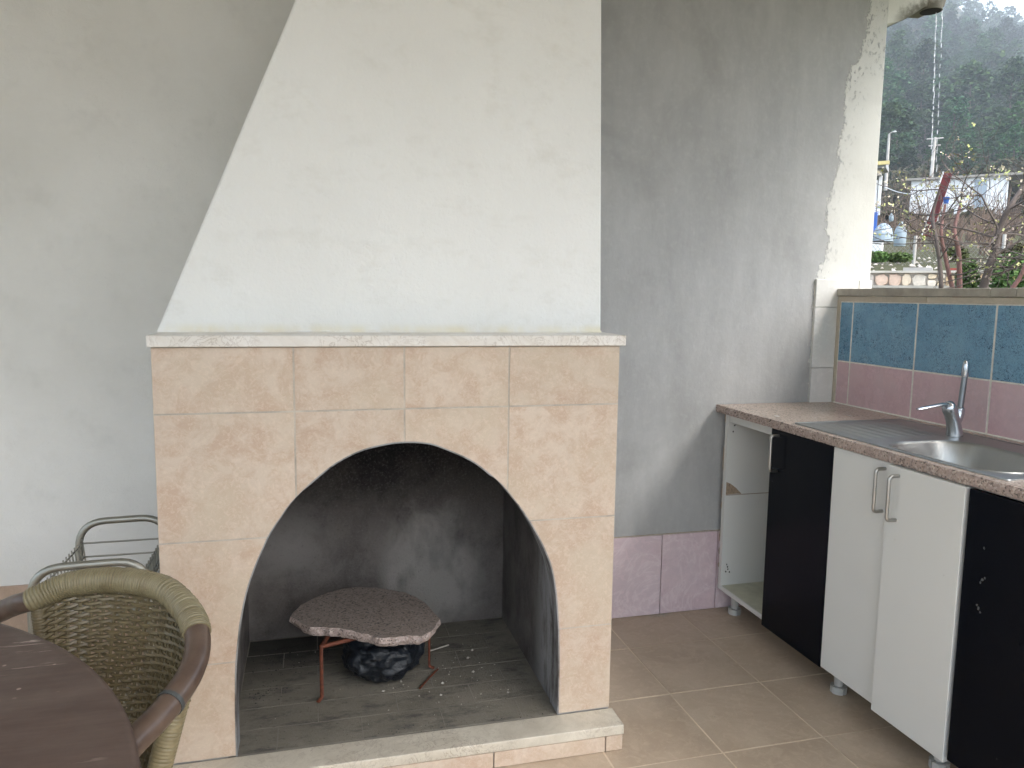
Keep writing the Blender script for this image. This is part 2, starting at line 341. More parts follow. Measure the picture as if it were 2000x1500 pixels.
def soot(name, floor=False):
    M = Mat(name, .95, spec=.15); x, y, z = M.xyz()
    n = M.noise(5, 6, .7, dist=.4); f = M.noise(130, 5, .8)
    if floor:
        c = M.mix(M.ramp(n, (.35, 0), (.65, 1)), (.165, .150, .122), (.230, .210, .172))
        bl = M.math('MULTIPLY', M.ramp(M.noise(11, 7, .75, M.map((.7, 1.7, 1))), (.50, 0), (.68, 1)), .75)
        c = M.mix(bl, c, (.06, .057, .055))
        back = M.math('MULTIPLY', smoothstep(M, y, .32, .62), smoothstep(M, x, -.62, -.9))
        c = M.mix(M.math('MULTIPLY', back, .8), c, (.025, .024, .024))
        c = M.mix(M.ramp(M.noise(60, 5, .8), (.60, 0), (.68, .6)), c, (.04, .038, .036))
        c = M.mix(M.ramp(M.noise(75, 4, .8, M.map((1, 1, 1), (3, 1, 0))), (.66, 0), (.72, .5)), c, (.33, .31, .27))
    else:
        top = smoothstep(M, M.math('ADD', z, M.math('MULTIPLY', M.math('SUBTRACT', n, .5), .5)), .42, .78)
        c = M.mix(M.ramp(n, (.35, 0), (.65, 1)), (.10, .088, .080), (.17, .152, .142))
        # pale scoured patch low on the back wall, dark smear left of it
        r2 = M.math('ADD', M.math('POWER', M.math('DIVIDE', M.math('ADD', x, .44), .27), 2), M.math('POWER', M.math('DIVIDE', M.math('SUBTRACT', z, .28), .27), 2))
        pt = M.math('MULTIPLY', smoothstep(M, M.math('ADD', r2, M.math('MULTIPLY', M.math('SUBTRACT', n, .5), 2.2)), 1.2, .1), M.ramp(M.math('SUBTRACT', x, -1.0), (.37, 0), (.42, 1)))
        c = M.mix(M.math('MULTIPLY', pt, .85), c, (.30, .28, .262))
        lp = M.math('MULTIPLY', smoothstep(M, x, -.72, -.95), smoothstep(M, M.math('ABSOLUTE', M.math('SUBTRACT', z, .47)), .22, .02))
        c = M.mix(M.math('MULTIPLY', lp, M.ramp(n, (.4, .1), (.62, .9))), c, (.27, .255, .245))
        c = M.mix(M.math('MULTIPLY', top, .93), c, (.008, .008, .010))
        c = M.mix(M.math('MULTIPLY', M.ramp(M.noise(7, 4, .6, M.map((1, 1, .6), (5, 2, 1))), (.48, 0), (.75, 1)), .6), c, (.02, .019, .02))
        ed = M.math('MULTIPLY', smoothstep(M, y, .30, .12), M.ramp(M.noise(6, 6, .7, M.map((1, 2, .5))), (.38, 0), (.52, 1)))
        c = M.mix(M.math('MULTIPLY', ed, .85), c, (.34, .34, .345))
        c = M.mix(M.ramp(f, (.52, 0), (.72, .5)), c, (.19, .18, .175))
        c = M.mix(M.ramp(f, (.28, .5), (.42, 0)), c, (.005, .005, .005))
    M.col(c).bump(f, .8, .004).bump(n, .3, .01); return M.m
MT['soot'] = soot('sooty_plaster'); MT['ash_floor'] = soot('ashy_brick', True)
MT['crumb'] = simple('charcoal_crumbs', (.035, .033, .03), .9, var=.8, sc=40, bst=0); MT['pale_crumb'] = simple('pale_crumbs', (.42, .39, .34), .9, var=.3, sc=40, bst=0)
MT['ceiling'] = plaster('ceiling_plaster', (.62, .61, .58), (.52, .50, .46))
def beamm():
    M = Mat('mouldy_plaster', .9, spec=.2); x, y, z = M.xyz(); n = M.noise(30, 6, .75)
    # mould along the soffit
    h = M.math('SUBTRACT', z, M.math('ADD', 2.429, M.math('MULTIPLY', M.math('SUBTRACT', x, 1.46), .5)))
    k = M.math('MULTIPLY', smoothstep(M, M.math('ADD', h, M.math('MULTIPLY', M.math('SUBTRACT', n, .5), .09)), .045, .0), M.ramp(x, (0, 0), (1, 1)))
    k = smoothstep(M, M.math('ADD', h, M.math('MULTIPLY', M.math('SUBTRACT', n, .5), .12)), .05, -.01)
    k = M.math('MULTIPLY', k, smoothstep(M, x, 1.46, 1.56))
    c = M.mix(M.math('MULTIPLY', k, .85), (.70, .69, .64), (.085, .075, .05))
    M.col(c).bump(n, .5, .005); return M.m
MT['beam'] = beamm()

# ================================================================== LARGE STRUCTURE
D = .758                                            # back wall plane
# ---- terrace floor: grout bed + every tile
F_ = .3346; fx0, fy0 = .6161, .4905
fl = struct(obj('floor', MB().box((-4.2, -3.6, -.12), (1.46, D+.2, -.0015)), MT['floorgrout']))
struct(obj('bounce_terrace', MB().box((-9, -9.5, -.12), (1.455, -3.6, -.003)), simple('pale_bounce_paving', (.42, .39, .34), .9, var=.15, sc=1.5)))  # unseen paving behind the camera, added pale to bounce light under the roof
tm = []
for k in range(3):
    a = F_-.006
    tm.append(MB().box((0, 0, -.02), (a, a, 0)).mesh('floor_tile', MT['floor']))
i0 = math.floor((-2.9-fx0)/F_); j0 = math.floor((-1.9-fy0)/F_)
for i in range(i0, 3):
    for j in range(j0, 1):
        x0 = fx0+i*F_+.003; y0 = fy0+j*F_+.003; x1 = x0+F_-.006; y1 = y0+F_-.006
        if y0 > D or x0 > 1.28: continue
        if x1 > 1.29 or y1 > D-.012:
            o = obj('floor_tile', MB().box((x0, y0, -.02), (min(x1, 1.285), min(y1, D-.012), 0)), MT['floor'], fl)
        else:
            o = link('floor_tile', tm[0], fl); o.location = (x0, y0, rnd.uniform(-.0008, .0008))
# ---- back wall
bw = thing('terrace_wall', 'plastered back wall of the terrace, whitish left of the fireplace and bare grey render right of it', 'wall')
obj('white_plaster', MB().box((-4.2, D, -.1), (-.45, D+.2, 2.62)), MT['plaster'], bw)
obj('grey_render', MB().box((-.45, D, -.1), (1.457, D+.16, 2.62)), MT['grey'], bw, bevel=.006)
def wtile(x0, x1, z0, z1, mat, name, g=.0015, t=.009):
    return obj(name, MB().box((x0+g, D-t, z0+g), (x1-g, D+.004, z1-g)), mat, bw, bevel=.0012, seg=1)
for k in range(4):                                  # pale pink skirting right of the fireplace
    x0 = .5297-.2536*2+k*.2536; wtile(x0, x0+.2536, 0, .338, MT['pink'], 'skirting_tile')
x = -1.15
while x > -3.9: wtile(x-.2536, x, 0, .328, MT['beige_dusty'], 'skirting_tile'); x -= .2536
obj('skirting_edge', MB().box((.02, D-.004, .337), (1.04, D+.003, .3405)), MT['grout'], bw)
zs = [.60, .762, 1.016, 1.27, 1.386]
for a, b in zip(zs[:-1], zs[1:]):
    if a < .7: continue
    wtile(1.183, 1.392, a, b, MT['white_tile'], 'column_tile', .0012, .013); wtile(1.392, 1.457, a, b, MT['white_tile'], 'column_tile', .0012, .013)
# ---- roof over the terrace with its corbel and rain spout
rf = thing('terrace_roof', 'plastered concrete terrace roof edge with mouldy soffit and dripping spout above the parapet', 'roof')
obj('slab', MB().box((-4.3, -2.9, 2.62), (1.76, D+.35, 2.80)), MT['ceiling'], rf)
soff = [(1.457, 2.427), (1.50, 2.437), (1.55, 2.457), (1.60, 2.487), (1.635, 2.512), (1.66, 2.519)]
poly = soff+[(1.735, 2.522), (1.745, 2.56), (1.75, 2.618), (1.457, 2.618)]
obj('corbel', MB().prism(poly, D+.005, D+.15, ax=1), MT['beam'], rf, bevel=.004)
sp = MB(); c = (1.688, D+.03)
sp.lathe([(.036, 0), (.036, .05), (.046, .05), (.046, -.004), (.036, -.004)], (c[0], c[1], 2.512), 20)
obj('spout', sp, MT['beam'], rf, smooth=True)
obj('spout_bore_shade', MB().lathe([(.040, 0), (.040, .002)], (c[0], c[1], 2.5055), 20), MT['hole'], rf)  # flat black disc under the spout, painted shade for its bore

# ---- parapet with tiles and cap
pa = thing('parapet', 'low parapet behind the sink, faced with blue over rose tiles under a grey stone cap', 'parapet')
PX = 1.2974
obj('core', MB().box((PX+.008, -2.6, -.1), (1.457, D-.014, 1.316)), MT['plaster'], pa)
obj('mortar_bed', MB().box((PX-.0025, -2.6, .8), (PX+.0082, D-.014, 1.315)), MT['grout_light'], pa)
ys = [D-.03, .6513, .3088, -.0229, -.36, -.695, -1.03, -1.365, -1.7, -2.035, -2.37]
for a, b in zip(ys[:-1], ys[1:]):
    for z0, z1, mt, nm in ((.855, 1.0475, MT['rose'], 'rose_tile'), (1.0475, 1.294, MT['blue'], 'blue_tile')):
        g = .004
        obj(nm, MB().box((PX-.004, a-g, z0+g*.7), (PX+.004, b+g, z1-g*.7)), mt, pa, bevel=.001, seg=1)
for a, b in ((D-.014, .27), (.268, -.42), (-.422, -1.1), (-1.102, -2.6)):
    obj('trim_tile', MB().box((PX-.006, a, 1.2955), (PX+.004, b, 1.3165)), MT['trim'], pa, bevel=.001, seg=1)
for a, b in ((D-.0145, -.0), (-.0025, -.095), (-.097, -.9), (-.9025, -1.7), (-1.7025, -2.6)):
    obj('cap_stone', MB().box((PX-.014, a, 1.318), (1.475, b, 1.347)), MT['cap'], pa, bevel=.003)
obj('corner_joint', MB().box((PX-.007, D-.0295, .872), (PX+.004, D-.014, 1.3)), MT['trim'], pa)

# ================================================================== FIREPLACE
fp = thing('fireplace', 'corner fireplace clad in beige tiles with sooty arched opening and white plaster hood', 'fireplace')
fp.rotation_euler.z = -.0067
ZH = .077
LA = [(-1.059, .06), (-1.0585, .20), (-1.054, .333), (-1.036, .471), (-1.012, .562), (-.969, .664), (-.934, .720), (-.894, .772), (-.811, .846), (-.732, .889), (-.66, .906), (-.611, .910), (-.56, .9065),
      (-.515, .894), (-.43, .853), (-.375, .811), (-.324, .760), (-.259, .671), (-.203, .567), (-.177, .479), (-.164, .342), (-.1595, .20), (-.159, .06)]
arch = [(p.x, p.y) for p in catmull([Vector((a, b, 0)) for a, b in LA], 4)]
arch = [(a + rnd.uniform(-.0006, .0006), b) for a, b in arch]
AX = np.array([a for a, _ in arch]); AZ = np.array([b for _, b in arch])
o_ = np.argsort(AX, kind='stable'); AXs, AZs = AX[o_], AZ[o_]
def A(x):
    if x <= AXs[0] or x >= AXs[-1]: return -1
    return float(np.interp(x, AXs, AZs))
def cellstrip(x0, x1, z0, z1, y0, y1):
    """solid of the cell minus the arch, as a strip of columns; y0 front, y1 back"""
    xs = sorted(set([x0, x1]+[float(x) for x in AXs if x0 < x < x1]))
    L_, R_ = float(AXs[0]), float(AXs[-1])
    out = [];
    if x0 < L_ < x1: out.append([(x0, z0), (L_, z0)]); 
    seg = []
    for x in xs:
        if L_ < x < R_:
            seg.append((x, A(x)))
    pts = []
    if x0 <= L_: pts += [(x0, z0), (min(L_, x1), z0)]
    elif x0 < R_: pts += [(x0, A(x0))]
    pts += seg
    if x1 >= R_: pts += [(max(R_, x0), z0), (x1, z0)]
    elif x1 > L_: pts += [(x1, A(x1))]
    # clip by z0..z1 with interpolation
    res = []; runs = []
    def clip(p): return (p[0], min(max(p[1], z0), z1))
    prev = None
    for p in pts:
        if prev is not None and (prev[1]-z1)*(p[1]-z1) < 0:
            t = (z1-prev[1])/(p[1]-prev[1]); q = (prev[0]+(p[0]-prev[0])*t, z1); res.append(q)
        if prev is not None and (prev[1]-z0)*(p[1]-z0) < 0:
            t = (z0-prev[1])/(p[1]-prev[1]); res.append((prev[0]+(p[0]-prev[0])*t, z0))
        res.append(clip(p)); prev = p
    cur = []
    for p in res:
        if p[1] < z1-1e-5: cur.append(p)
        else:
            if cur: cur.append(p); runs.append(cur)
            cur = [p]
    if len(cur) > 1: runs.append(cur)
    runs = [r_ for r_ in runs if min(q_[1] for q_ in r_) < z1-1e-4]
    mb = MB()
    for run in runs:
        q = []
        for p in run:
            if not q or abs(p[0]-q[-1][0])+abs(p[1]-q[-1][1]) > 1e-5: q.append(p)
        if len(q) < 2 or q[-1][0]-q[0][0] < 1e-4: continue
        n = len(q); vs = []
        for y in (y0, y1): vs += [(p[0], y, p[1]) for p in q]+[(p[0], y, z1) for p in q]
        fs = []
        for i in range(n-1):
            fs.append((i, i+1, n+i+1, n+i)); fs.append((2*n+i, 3*n+i, 3*n+i+1, 2*n+i+1))
            fs.append((i, 2*n+i, 2*n+i+1, i+1)); fs.append((n+i, n+i+1, 3*n+i+1, 3*n+i))
        fs.append((0, n, 3*n, 2*n)); fs.append((n-1, 3*n-1, 4*n-1, 2*n-1))
        mb.add(vs, fs)
    return mb
XL = -1.2274; cols = [XL, -.8922, -.6105, -.3244, 0]; rows = [ZH+.001, .3398, .6697, .9985, 1.165]
for i in range(4):
    for j in range(4):
        dz = (.0, .0, .0, .0)[i]
        mb = cellstrip(cols[i]+.0024, cols[i+1]-.0024, rows[j]+.0024, rows[j+1]-.0024, 0, .0095)
        if mb.f: obj('tile', mb, MT['beige'], fp)
# body behind the tiles
obj('grout', cellstrip(XL+.001, -.001, ZH+.001, 1.164, .0016, .0084), MT['tgrout'], fp)
bd = cellstrip(XL+.001, -.001, ZH-.07, 1.164, .0085, .055)
obj('front_wall', bd, MT['mortar'], fp)
arch_lining = MB()
n = len(arch); vs = []
for y in (.0095, .058): vs += [(a, y, b) for a, b in arch]
ins = [(a+(.004 if a < -.61 else -.004)*min(1, max(0, (.88-b)/.2)), b-.004*(1 if b > .8 else 0)) for a, b in arch]
vs = [(a, .0, b) for a, b in arch]+[(a, .0, b) for a, b in ins]+[(a, .075, b) for a, b in ins]
fs = [(i, i+1, n+i+1, n+i) for i in range(n-1)]+[(n+i, n+i+1, 2*n+i+1, 2*n+i) for i in range(n-1)]
arch_lining.add(vs, fs)
obj('arch_reveal', arch_lining, MT['soot'], fp, smooth=True)
obj('side_wall', MB().box((XL, .0555, -.0), (-1.082, D-.002, 1.164)), MT['mortar'], fp)
obj('side_wall', MB().box((-.153, .0555, -.0), (0, D-.002, 1.164)), MT['mortar'], fp)
# fire chamber lining
ch = MB()
ch.box((-1.083, .0556, ZH-.02), (-1.078, .70, 1.16)); ch.box((-.160, .0556, ZH-.02), (-.1535, .70, 1.16)); ch.box((-1.083, .70, ZH-.02), (-.1535, .735, 1.16)); ch.box((-1.083, .0556, 1.12), (-.1535, .735, 1.162))
obj('fire_chamber', ch, MT['soot'], fp)
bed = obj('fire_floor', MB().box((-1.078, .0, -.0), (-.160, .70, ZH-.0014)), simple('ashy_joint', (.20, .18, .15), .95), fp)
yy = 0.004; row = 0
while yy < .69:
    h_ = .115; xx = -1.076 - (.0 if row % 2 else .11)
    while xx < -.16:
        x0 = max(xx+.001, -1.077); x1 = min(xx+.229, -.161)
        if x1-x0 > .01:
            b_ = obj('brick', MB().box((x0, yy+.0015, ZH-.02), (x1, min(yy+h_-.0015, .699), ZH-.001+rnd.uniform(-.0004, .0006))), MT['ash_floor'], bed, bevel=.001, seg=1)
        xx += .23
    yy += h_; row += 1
# mantel shelf and hood
obj('mantel_shelf', MB().box((XL-.006, -.014, 1.1655), (.012, D-.003, 1.1945)), MT['mantel'], fp, bevel=.0025)
hood = MB(); zt = 2.619; zb = 1.1948
sl_ = .02
def hx(z): return -1.238+(-.875+1.238)*(z-1.197)/(2.055-1.197)
def hr(z): return -.001+(-.026+.001)*(z-1.2)/(.946)
vs = []
for z in (zb, zt): vs += [(hx(z), .15, z), (hr(z), .15, z), (hr(z), D-.001, z), (hx(z), D-.001, z)]
hood.add(vs, [(0,1,5,4),(1,2,6,5),(2,3,7,6),(3,0,4,7),(4,5,6,7),(0,3,2,1)])
obj('hood', hood, MT['hood'], fp, bevel=.006)
obj('hood_bead', MB().tube([(-1.236, .149, 1.1955), (-.8, .148, 1.197), (-.4, .149, 1.1955), (-.002, .149, 1.196)], .0045, 6), MT['hood'], fp, smooth=True)
# hearth
obj('hearth_slab', MB().box((-1.33, -.0956, .0475), (.0085, -.0008, .0765)), MT['hearth'], fp, bevel=.003)
hb = [(-1.325, -1.04), (-1.04, -.709), (-.709, -.3775), (-.3775, -.0475), (-.0475, .006)]
obj('hearth_core', MB().box((-1.32, -.086, 0), (-.002, -.001, .047)), MT['mortar'], fp)
for a, b in hb: obj('riser_tile', MB().box((a+.0015, -.0945, .001), (b-.0015, -.0865, .046)), MT['beige'], fp, bevel=.001, seg=1)
obj('riser_tile', MB().box((-.0015, -.0863, .001), (.006, -.001, .046)), MT['beige'], fp)

# ================================================================== KITCHEN UNIT
kc = thing('kitchen_cabinet', 'low kitchen base cabinet with alternating black and white doors and one missing door', 'cabinet')
CT = .838
# carcass
obj('side_panel', MB().box((.785, .708, .10), (1.27, .724, CT)), MT['lam_white'], kc, label='chipped white end panel beside the open bay')
obj('edge_strip', MB().box((.780, .706, .10), (.7848, .726, CT)), MT['lam_white'], kc)
cp = MB()
for z, h_, d_ in ((.80, .04, .003), (.60, .10, .006), (.485, .06, .007), (.44, .03, .004), (.30, .05, .003), (.245, .03, .006), (.19, .02, .004)):
    obj('edge_chip', MB().prism([(.7785, z), (.7785+d_, z+h_*.3), (.7785+d_*.8, z+h_*.8), (.7785, z+h_), (.7770, z+h_*.5)], .7255, .7285, ax=1), MT['chip'], kc)
cp.prism([(.7862, .503), (.835, .505), (.857, .5035), (.83, .530), (.805, .548), (.7862, .556)], .7055, .7078, ax=1)
obj('bare_chipboard', cp, MT['chip'], kc, label='broken laminate showing raw chipboard')
obj('crack', MB().box((.7862, .7063, .4995), (.985, .7078, .502)), MT['chip'], kc)
hg = MB()
for (cx_, cz_) in ((.812, .79), (.806, .765), (.818, .798), (.810, .195), (.802, .175), (.820, .172), (.812, .185), (.806, .205)):
    pts = [(cx_+.0035*math.cos(a)*rnd.uniform(.5, 1.3), cz_+.0035*math.sin(a)*rnd.uniform(.6, 1.3)) for a in [k*math.pi/4 for k in range(8)]]
    obj('screw_hole', MB().prism(pts, .7068, .7078, ax=1), MT['hole'], kc)
obj('side_panel', MB().box((.785, .30, .10), (1.27, .316, CT)), MT['lam_white'], kc)
obj('side_panel', MB().box((.785, -.495, .10), (1.27, -.479, CT)), MT['lam_white'], kc)
obj('side_panel', MB().box((.785, -1.18, .10), (1.27, -1.164, CT)), MT['lam_white'], kc)
obj('bottom_panel', MB().box((.785, -1.163, .101), (1.26, .7075, .117)), simple('yellowed_laminate', (.50, .50, .39), .5, bst=0), kc)
obj('bottom_edge', MB().box((.779, -1.16, .1005), (.7845, .7055, .1175)), MT['lam_white'], kc)
obj('back_panel', MB().box((1.262, -1.163, .118), (1.268, .7075, CT)), MT['lam_white'], kc)
obj('top_rail', MB().box((.786, -1.16, .805), (.802, .7070, CT-.001)), MT['lam_white'], kc)
def handle(p, x, y, z0, z1, dy=0, out=.032):
    pts = fillet([(x, y+dy, z0), (x-out, y, z0), (x-out, y, z1), (x, y+dy, z1)], .012)
    return obj('handle', MB().tube(pts, .0052, 10), MT['handle'], p, smooth=True)
def door(y0, y1, x, mat, label, z0=.098, z1=.8365, t=.018):
    return obj('door', MB().box((x, y0, z0), (x+t, y1, z1)), mat, kc, bevel=.0015, label=label)
d1 = door(.3815, .0435, .763, MT['lam_black'], 'black gloss door beside the open bay', .092)
handle(d1, .763, .335, .690, .818)
d2 = door(.040, -.237, .763, MT['lam_white'], 'white door next to the black one')
handle(d2, .763, -.186, .689, .816)
d3 = door(-.2195, -.486, .743, MT['lam_white'], 'white door standing proud in front of its neighbour', .094, .837)
handle(d3, .743, -.262, .686, .813)
d4 = door(-.4965, -.83, .745, MT['lam_black'], 'black gloss door with old screw marks', .108)
d5 = door(-.834, -1.168, .763, MT['lam_white'], 'white end door')
mk = MB()
for (cy_, cz_, r_) in ((-.553, .70, .0035), (-.555, .62, .0055), (-.551, .612, .003), (-.562, .627, .003), (-.552, .545, .005), (-.557, .538, .003), (-.547, .552, .0025)):
    pts = [(cy_+r_*math.cos(a)*rnd.uniform(.4, 1.2), cz_+r_*math.sin(a)*rnd.uniform(.5, 1.3)) for a in [k*math.pi/4 for k in range(8)]]
    obj('screw_mark', MB().prism(pts, .7442, .7452, ax=0), MT['scuff'], d4)
def leg(x, y):
    c = (x, y, 0)
    l = obj('leg', MB().lathe([(.014, .024), (.0155, .045), (.0165, .0995)], c, 18), MT['plastic'], kc, smooth=True)
    ft = MB()
    for k in range(4):
        a0 = k*math.pi/2+.08; a1 = (k+1)*math.pi/2-.08
        pl = [(x+.008*math.cos((a0+a1)/2), y+.008*math.sin((a0+a1)/2))]+[(x+.0265*math.cos(a0+(a1-a0)*t/5), y+.0265*math.sin(a0+(a1-a0)*t/5)) for t in range(6)]
        ft.prism(pl, .001, .0235, ax=2)
    obj('foot', ft, MT['plastic'], l)
for y_ in (.684, .037, -.386, -.80, -1.13): leg(.838, y_)
for y_ in (.684, .037, -.60, -1.13): leg(1.2, y_)
# countertop: sheet with a cut-out for the bowl (built as frame)
ct = thing('countertop', 'pinkish speckled granite worktop with a rough front edge', 'countertop')
bx0, bx1, by0, by1 = .79, 1.14, -.53, -.08
fr = MB()
y_hi, y_lo = D-.001, -1.25
fr.box((.7575, by1, .840), (PX-.005, y_hi, .870)); fr.box((.7575, y_lo, .840), (PX-.005, by0, .870)); fr.box((.7575, by0, .840), (bx0, by1, .870)); fr.box((bx1, by0, .840), (PX-.005, by1, .870))
obj('slab', fr, MT['granite'], ct)
eg = MB(); n = 330; vs = []
for i in range(n+1):
    y = y_hi+(y_lo-y_hi)*i/n
    for k, (xx, zz) in enumerate(((.7578, .8402), (.7545, .8405), (.7525, .848), (.7528, .861), (.7545, .8690), (.7578, .8702))):
        a = .0016 if k in (1, 2, 3, 4) else 0
        vs.append((xx+rnd.uniform(-a, a*.8), y, zz+rnd.uniform(-a*.8, a*.5)))
fs = [(i*6+k, i*6+k+1, (i+1)*6+k+1, (i+1)*6+k) for i in range(n) for k in range(5)]
fs += [(0, 1, 2, 3, 4, 5), tuple(n*6+k for k in range(6))[::-1]]
eg.add(vs, fs); obj('rough_edge', eg, MT['granite_edge'], ct)
obj('back_bead', MB().tube([(PX-.007, D-.03, .8705), (PX-.007, -1.2, .8705)], .004, 6), MT['grout_light'], ct)
fk = None
for (u, v, r_) in ((1417, 790, .008), (1518, 813, .011), (1660, 812, .008), (1553, 785, .003), (1470, 800, .003), (1640, 790, .003)):
    p = on(2, .8703, u, v); fk_ = MB().prism([(p.x+r_*math.cos(a)*rnd.uniform(.5, 1.1), p.y+r_*1.4*math.sin(a)*rnd.uniform(.5, 1.1)) for a in [k*math.pi/4 for k in range(8)]], .8702, .8709); obj('paint_fleck', fk_, MT['pale_crumb'], ct)
# sink
sk = thing('sink', 'stainless steel inset sink with ribbed drainer and one bowl, set in the granite worktop', 'sink')
def rrect(x0, x1, y0, y1, r, k=6):
    out = []
    for cx_, cy_, a0 in ((x1-r, y1-r, 0), (x0+r, y1-r, 90), (x0+r, y0+r, 180), (x1-r, y0+r, 270)):
        for j in range(k+1):
            a = math.radians(a0+90*j/k); out.append((cx_+r*math.cos(a), cy_+r*math.sin(a)))
    return out
def rings(levels, mb, k=6):
    n = 4*(k+1); vs = []
    for (x0, x1, y0, y1, r, z) in levels: vs += [(a, b, z) for a, b in rrect(x0, x1, y0, y1, r, k)]
    fs = [(i*n+j, i*n+(j+1)%n, (i+1)*n+(j+1)%n, (i+1)*n+j) for i in range(len(levels)-1) for j in range(n)]
    return mb.add(vs, fs), n
sx0, sx1, sy0, sy1 = .779, 1.235, -.565, .285
rim = MB()
# deck: outer rolled edge, then inner edge around bowl; deck plate made of strips avoiding the bowl
rings([(sx0, sx1, sy0, sy1, .018, .8706), (sx0+.001, sx1-.001, sy0+.001, sy1-.001, .018, .8735), (sx0+.006, sx1-.006, sy0+.006, sy1-.006, .016, .8745), (sx0+.010, sx1-.010, sy0+.010, sy1-.010, .014, .8722)], rim)
obj('rolled_rim', rim, MT['steel'], sk, smooth=True)
b0x, b0X, b0y, b0Y = .797, 1.105, -.515, -.092
deck = MB(); n = 4*9
outer = rrect(b0x-.011, b0X+.05, b0y-.041, b0Y+.012, .004, 8); inner = rrect(b0x, b0X, b0y, b0Y, .10, 8)
deck.add([(a, b, .8722) for a, b in outer]+[(a, b, .8722) for a, b in inner], [(j, (j+1)%n, n+(j+1)%n, n+j) for j in range(n)])
deck.box((b0X+.05, b0y-.041, .8712), (sx1-.008, b0Y+.012, .8722))
obj('deck', deck, MT['steel'], sk)
bw_ = MB()
lv = [(b0x, b0X, b0y, b0Y, .10, .8722), (b0x+.001, b0X-.001, b0y+.001, b0Y-.001, .10, .8745), (b0x+.006, b0X-.006, b0y+.006, b0Y-.006, .097, .8735), (b0x+.011, b0X-.011, b0y+.011, b0Y-.011, .095, .866),
      (b0x+.022, b0X-.022, b0y+.022, b0Y-.022, .09, .80), (b0x+.034, b0X-.034, b0y+.034, b0Y-.034, .085, .745), (b0x+.06, b0X-.06, b0y+.06, b0Y-.06, .07, .725), (b0x+.10, b0X-.10, b0y+.10, b0Y-.10, .04, .72)]
_, n_ = rings(lv, bw_, 8); bw_.f.append(tuple(range(len(bw_.v)-n_, len(bw_.v)))); bw_.mi.append(0)
obj('bowl', bw_, MT['steel'], sk, smooth=True)
obj('drain', MB().lathe([(.04, 0), (.042, .003), (.036, .004), (.02, .001)], ((b0x+b0X)/2, (b0y+b0Y)/2, .7205), 20), MT['chrome'], sk, smooth=True)
dr = MB(); NX, NY = 150, 24; vs = []
dx0, dx1, dy0, dy1 = sx0+.010, sx1-.010, b0Y+.0122, sy1-.010
for i in range(NX+1):
    x = dx0+(dx1-dx0)*i/NX
    for j in range(NY+1):
        y = dy0+(dy1-dy0)*j/NY; z = .8722
        ex = min((x-dx0-.03)/.02, (dx1-.06-x)/.02, (y-dy0-.035)/.03, (dy1-.03-y)/.012); ex = max(0, min(1, ex))
        z -= .0014*ex
        gx = (x-dx0-.05)/.022
        if 0 < gx < 14 and .05 < y-dy0 < (dy1-dy0)-.055: z += .0034*ex*max(0, math.sin(gx*math.pi*2/1.0*.5))**1.5
        vs.append((x, y, z))
fs = [(i*(NY+1)+j, (i+1)*(NY+1)+j, (i+1)*(NY+1)+j+1, i*(NY+1)+j+1) for i in range(NX) for j in range(NY)]
dr.add(vs, fs); obj('drainer', dr, MT['steel'], sk, smooth=True)
# faucet
fc_ = thing('faucet', 'worn chrome single-lever mixer tap with upright grey spout behind the sink', 'faucet')
fx, fy = 1.148, -.041
body = MB()
prof = [(0, .025, 0, .0), (.005, .025, 0, 0), (.02, .023, -.002, 0), (.05, .021, -.010, 0), (.07, .021, -.018, 0), (.085, .022, -.026, 0)]
body.tube([(fx+o2, fy, .8730+z) for z, r_, o2, _ in prof], [r_ for _, r_, _, _ in prof], 20)
body.tube([(fx-.006, fy, .905), (fx+.006, fy, .93), (fx+.012, fy, .945), (fx+.013, fy, .958)], [.016, .016, .015, .015], 16)
obj('body', body, MT['chrome'], fc_, smooth=True)
lv_ = MB(); lv_.tube([(fx-.018, fy, .945), (fx-.028, fy, .962), (fx-.036, fy, .974), (fx-.042, fy, .977)], [.021, .0225, .019, .010], 18)
P_ = [(fx-.020, fy, .9745), (fx-.05, fy, .9765), (fx-.08, fy, .9735), (fx-.11, fy, .969), (fx-.135, fy, .9655), (fx-.152, fy, .9635)]
lv_.tube(P_, [.013, .013, .0105, .010, .0095, .006], 12, flat=.45)
obj('lever', lv_, MT['chrome'], fc_, smooth=True)
spo = MB(); spo.tube([(fx+.013, fy, .953), (fx+.016, fy, .99), (fx+.019, fy, 1.03), (fx+.022, fy, 1.066)], [.0092, .009, .009, .009], 14)
obj('spout', spo, MT['hose'], fc_, smooth=True)
obj('collar', MB().lathe([(.013, 0), (.0145, .003), (.0145, .008), (.011, .011)], (fx+.013, fy, .955), 16), MT['chrome'], fc_, smooth=True)
nz = MB(); nz.tube([(fx+.022, fy, 1.064), (fx+.022, fy, 1.072), (fx+.0225, fy, 1.09), (fx+.022, fy, 1.104), (fx+.0205, fy, 1.113), (fx+.020, fy, 1.117)], [.0095, .011, .0112, .0095, .006, .0015], 14)
obj('nozzle', nz, MT['chrome'], fc_, smooth=True)

